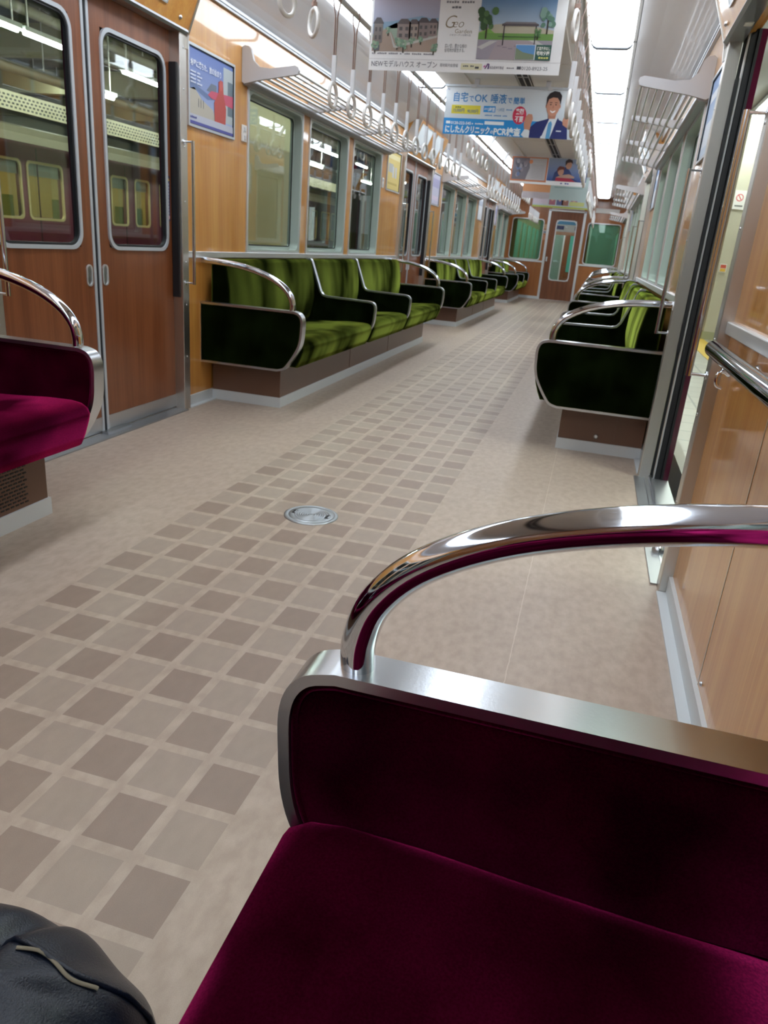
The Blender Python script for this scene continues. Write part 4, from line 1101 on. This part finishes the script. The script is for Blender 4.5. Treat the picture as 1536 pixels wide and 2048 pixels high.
# cream columns between the tracks
def column(x, y, w, d, lab, m=beige):
    e = thing('station_column', lab, 'column', loc=(x, y, -1.15))
    MB().box(-w/2, w/2, -d/2, d/2, 0, 5.5, m).build('shaft', e)
    MB().box(-w/2-.03, w/2+.03, -d/2-.03, d/2+.03, 0, .25, beige2).build('base', e)
column(-3.55, 8.75, .7, 1.9, 'wide cream station column outside the first left window')
column(-5.8, 6.0, .35, .35, 'slim cream station column seen through the left door window')
column(-6.5, 17.0, .5, .5, 'cream station column beyond the second left window')
column(-6.5, 26.0, .5, .5, 'cream station column far along the tracks')
for k, (x, z, r, c) in enumerate(((-7.2, 3.55, .07, '#8b8674'), (-7.55, 3.42, .045, '#6f6d66'), (-9.2, 3.25, .09, '#7d7765'))):
    e = thing('station_pipe', '%s pipe running under the station roof above the tracks' % ('thin grey' if r < .05 else ('thick beige' if r > .08 else 'beige')), 'pipe', loc=(x, 14, z))
    MB().tube([(0, -16, 0), (0, 24, 0)], r, mat('pipe_'+c[1:], c, .5), 10).build('pipe', e)
    for y in range(-14, 24, 4): MB().tube([(0, y, r*.9), (0, y, 4.31-z)], .012, M_steeld, 6).build('hanger', e)
for k, y in enumerate((5.0, 9.0, 13.0, 17.0, 21.0, 25.0)):
    e = thing('roof_beam', 'cream cross beam under the station roof, %s from the near end' % ORD[k], 'beam', loc=(-10, y, 3.95))
    MB().box(-8, 7.6, -.12, .12, -.18, .35, mat('roof_beam_cream', '#9a9478', .6)).build('beam', e)
# perforated beam above the train
e = thing('station_beam', 'perforated cream beam hanging above the maroon train', 'beam', loc=(-7.6, 10, 2.45))
MB().box(-.03, .03, -8, 14, -.12, .12, mat('beam_cream', '#a89f83', .6)).build('beam', e)
h = MB()
for k in range(150):
    for r in range(4): h.box(.0301, .033, -6+.085*k+(.04 if r % 2 else 0), -6+.085*k+.045+(.04 if r % 2 else 0), -.09+.048*r, -.065+.048*r, M_slot)
tag(h.build('perforations', e), kind='stuff')
# neighbouring train
def neighbour():
    x = -9.6; e = thing('maroon_train', 'maroon train with a cream roof line standing across the tracks', 'train', loc=(x, 14, -1.1))
    cy = 14; zr = lambda z: z+1.1
    b = MB(); y0, y1 = -8, 30; b2 = M_train
    wz0, wz1 = zr(.88), zr(1.84)
    wins = []
    for k in range(-2, 5):
        base = 12.35+5.6*k
        wins += [(base-.5-1.12, base-.5-.2+.0), (base-.5, base+.44), (base+2.05, base+2.62), (base+2.95, base+3.5)]
    wins = [(a, c) for a, c in wins if a > y0+.2 and c < y1-.2]; wins.sort()
    b.box(-2.7, 0, y0-cy, y1-cy, zr(-.9), wz0, b2); b.box(-.10, 0, y0-cy, y1-cy, wz1, zr(2.16), b2)
    y = y0
    for a, c in wins: b.box(-.10, 0, y-cy, a-cy, wz0, wz1, b2); y = c
    b.box(-.10, 0, y-cy, y1-cy, wz0, wz1, b2); b.box(-2.7, -2.6, y0-cy, y1-cy, wz0, zr(2.16), mat('train_inside', '#7a7238', .6))
    b.build('body', e)
    r = MB(); r.prism([(.02, zr(2.16)), (.02, zr(2.30)), (-.06, zr(2.42)), (-.5, zr(2.50)), (-1.35, zr(2.52)), (-2.7, zr(2.30)), (-2.7, zr(2.16))], y0-cy, y1-cy, 'y', mat('cream_roof', '#cfc6a8', .45)); r.build('roof', e)
    MB().box(-1.5, -1.2, y0-cy, y1-cy, zr(2.10), zr(2.14), mat('train_lamps', '#ffffff', .5, emit=9, ecol='#fff6d8')).build('interior_lamp', e)
    for a, c in wins:
        f = MB(); o = [(p-cy, q) for p, q in rrect(a-.035, c+.035, wz0-.035, wz1+.035, .10)]; i = [(p-cy, q) for p, q in rrect(a+.01, c-.01, wz0+.01, wz1-.01, .08)]
        f.ring(o, i, -.02, .015, 'x', mat('brass_frame', '#b9a978', .4, .3)); W_ = f.build('window', e)
        MB().prism(i, -.03, -.025, 'x', M_glass).build('pane', W_)
        MB().box(-.09, -.07, a-cy, c-cy, wz1-.22, wz1, mat('train_blind', '#8f9190', .5)).build('blind', W_)
    g = MB()
    for k in range(20): g.box(-.35, -.15, -20+k*2.1, -19.2+k*2.1, zr(.5), zr(1.25), mat('train_seat', '#4d5c20', .8))
    g.build('seat_row', e)
    s_ = MB(); 
    for y in [y0-cy+.5+2.8*k for k in range(13)]: s_.box(.0, .006, y, y+.03, zr(-.6), zr(2.1), mat('maroon_seam', '#2c0c18', .3))
    s_.build('door_seams', e)
M_train = mat('train_maroon', '#5c1c30', .35)
neighbour()

# ================================================================ outside, right: platform
tilem, N, L, B = new('platform_tiles')
tc = N.new('ShaderNodeTexCoord'); br = N.new('ShaderNodeTexBrick'); L.new(tc.outputs['Object'], br.inputs['Vector'])
br.offset = 0; br.inputs['Scale'].default_value = 3.3; br.inputs['Color1'].default_value = lin('#a8a69b'); br.inputs['Color2'].default_value = lin('#9d9b91'); br.inputs['Mortar'].default_value = lin('#6f6e68')
br.inputs['Brick Width'].default_value = 1; br.inputs['Row Height'].default_value = 1; br.inputs['Mortar Size'].default_value = .03
L.new(br.outputs[0], B.inputs['Base Color']); B.inputs['Roughness'].default_value = .35
MB().box(1.50, 9, -8, 60, -.35, -.05, tilem).build('floor_platform', kind='structure')
MB().box(1.498, 1.56, -8, 60, -1.2, -.049, mat('platform_edge', '#a9a79e', .6)).build('trim_%d' % n, kind='structure'); n += 1
MB().box(2.35, 2.65, -8, 60, -.05, -.046, mat('tactile_yellow', '#c8a83a', .6, noise=.1)).build('trim_%d' % n, kind='structure'); n += 1
MB().box(1.5, 9, -8, 60, 3.2, 3.4, mat('platform_ceiling', '#8f9090', .6)).build('ceiling_platform', kind='structure')
pw = mat('platform_wall', '#bdb9a6', .4)
MB().box(5.6, 5.8, -8, 60, -.05, 3.2, pw).build('wall_platform', kind='structure')
MB().box(2.9, 5.6, 19.0, 19.3, -.05, 3.2, pw).build('wall_platform_end', kind='structure')
for k, y in enumerate((2.0, 5.2, 8.4, 11.6, 14.8)):
    e = thing('platform_lamp', 'bright platform ceiling lamp outside the right windows, %s from the near end' % ORD[k], 'lamp', loc=(2.75, y, 3.1), group='platform ceiling lamps')
    MB().box(-.12, .12, -.75, .75, .02, .09, mat('lamp_housing', '#c9ccc9', .5)).build('housing', e)
    for x in (-.06, .06): MB().tube([(x, -.7, 0), (x, .7, 0)], .022, M_tube, 8).build('tube', e)
def sign(x, y, z, w, h, lab, draw):
    e = thing('platform_sign', lab, 'sign', loc=(x, y, z)); MB().box(-w/2, w/2, 0, .02, -h/2, h/2, M_white).build('panel', e)
    F = Flat((-w/2, -.001, -h/2), (1, 0, 0), (0, 0, 1), (0, -1, 0)); draw(F, w, h); F.build('print', e)
e = thing('platform_column', 'cream square column on the platform seen through the open right door', 'column', loc=(3.05, 12.3, -.05))
MB().box(-.42, .42, -.3, .3, 0, 3.25, pw).build('shaft', e); MB().box(-.44, .44, -.32, .32, 0, .12, beige2).build('base', e)
def nosm(F, w, h):
    F.disc(w*.45, h*.62, w*.30, C('#c43a4a'), 1); F.disc(w*.45, h*.62, w*.23, C('#e8e6e2'), 2); F.poly([(w*.28, h*.74), (w*.32, h*.79), (w*.63, h*.50), (w*.59, h*.46)], C('#c43a4a'), 3); F.rect(w*.15, w*.8, h*.15, h*.22, C('#5a5a5a'), 1)
sign(2.72, 11.98, 1.98, .17, .26, 'small white no smoking sign on the platform column', nosm)
sign(2.70, 11.98, 1.02, .10, .12, 'tiny red and yellow notice low on the platform column', lambda F, w, h: (F.rect(.01, w-.01, h*.5, h-.01, C('#c4503a'), 1), F.rect(.01, w-.01, .01, h*.45, C('#d2a93a'), 1)))
e = thing('vending_machine', 'dark vending machine with lit shelves far along the platform', 'vending machine', loc=(3.9, 18.2, -.05))
MB().box(-.5, .5, -.4, .4, 0, 1.85, mat('machine_grey', '#5b6064', .4)).build('cabinet', e); MB().box(-.42, .42, -.405, -.4, .75, 1.7, mat('machine_window', '#dfe8ee', .4, emit=1.2)).build('display', e)

# ================================================================ next car beyond the end wall
g = YE+.06
nc = MB()
for s in (-1, 1):
    nc.box(*sorted((s*.44, s*.47)), g, g+.75, 0, 2.1, mat('gangway_grey', '#565b58', .7)); nc.box(*sorted((s*1.28, s*1.34)), g+.75, g+9, 0, 2.3, M_wood)
    nc.box(*sorted((s*.39, s*1.3)), g+.75, g+.80, 0, .87, M_endw); nc.box(*sorted((s*.39, s*.52)), g+.75, g+.80, .87, 2.3, M_endw); nc.box(*sorted((s*1.2, s*1.3)), g+.75, g+.80, .87, 2.3, M_endw); nc.box(*sorted((s*.5, s*1.3)), g+.75, g+.80, 1.76, 2.3, M_endw)
nc.box(-1.3, 1.3, g+9, g+9.1, 0, 2.3, mat('next_car_end', '#7e9a90', .5)); nc.box(-1.3, 1.3, g+.75, g+9, 2.3, 2.34, M_ceilw); nc.box(-.47, .47, g, g+.75, 2.1, 2.14, M_ceilw)
nc.box(-.40, .40, g+8.97, g+9, 0, 2.0, M_door); nc.box(-.22, .22, g+8.95, g+8.97, .5, 1.75, mat('teal_pane', '#4fae9f', .3)); nc.box(-.45, -.40, g+8.95, g+9, 0, 2.0, M_alu); nc.box(.40, .45, g+8.95, g+9, 0, 2.0, M_alu)
nc.build('wall_next_car', kind='structure')
MB().box(-1.3, 1.3, YE+3.4, g+9, -.06, 0, M_floor).build('floor_next_car', kind='structure')
for s in (-1, 1):
    e = thing('ceiling_light', 'lit strip on the ceiling of the next car, %s side' % sides[s], 'ceiling light', loc=(s*.73, g+1.0, 2.27))
    MB().box(-.12, .12, 0, 7.6, 0, .03, M_diff).build('diffuser', e)
    for k in range(5):
        y = g+1.4+1.5*k; MB().box(*sorted((s*1.262, s*1.279)), y, y+1.0, .87, 1.76, mat('next_car_window', '#9fc4b4', .25)).build('window_%d' % wn, kind='structure'); wn += 1
    MB().box(*sorted((s*.72, s*1.27)), g+1.2, g+8.5, .0, .42, mat('next_car_seat', '#5f7a2a', .8)).build('trim_%d' % n, kind='structure'); n += 1
e = thing('hanging_advert', 'blue topped hanging advert seen through the window of the end door', 'advertisement', loc=(.02, g+1.8, 1.50))
MB().box(-.5, .5, 0, .002, 0, .36, pm('#cfd4d8')).build('sheet', e)
F = Flat((-.5, -.001, 0), (1, 0, 0), (0, 0, 1), (0, -1, 0)); F.rect(0, 1, .25, .34, C('#4f9bd2'), 1); F.rect(.12, .35, .13, .22, C('#2f3f7a'), 1); F.rect(.62, .8, .13, .22, C('#2f3f7a'), 1); F.rect(0, 1, .0, .08, C('#c99a80'), 1); F.build('colour_fields', e)
# exterior closing pieces: back of the modelled stretch
MB().box(-1.36, 1.36, YB-.06, YB, 0, 2.34, M_endw).build('wall_back', kind='structure')
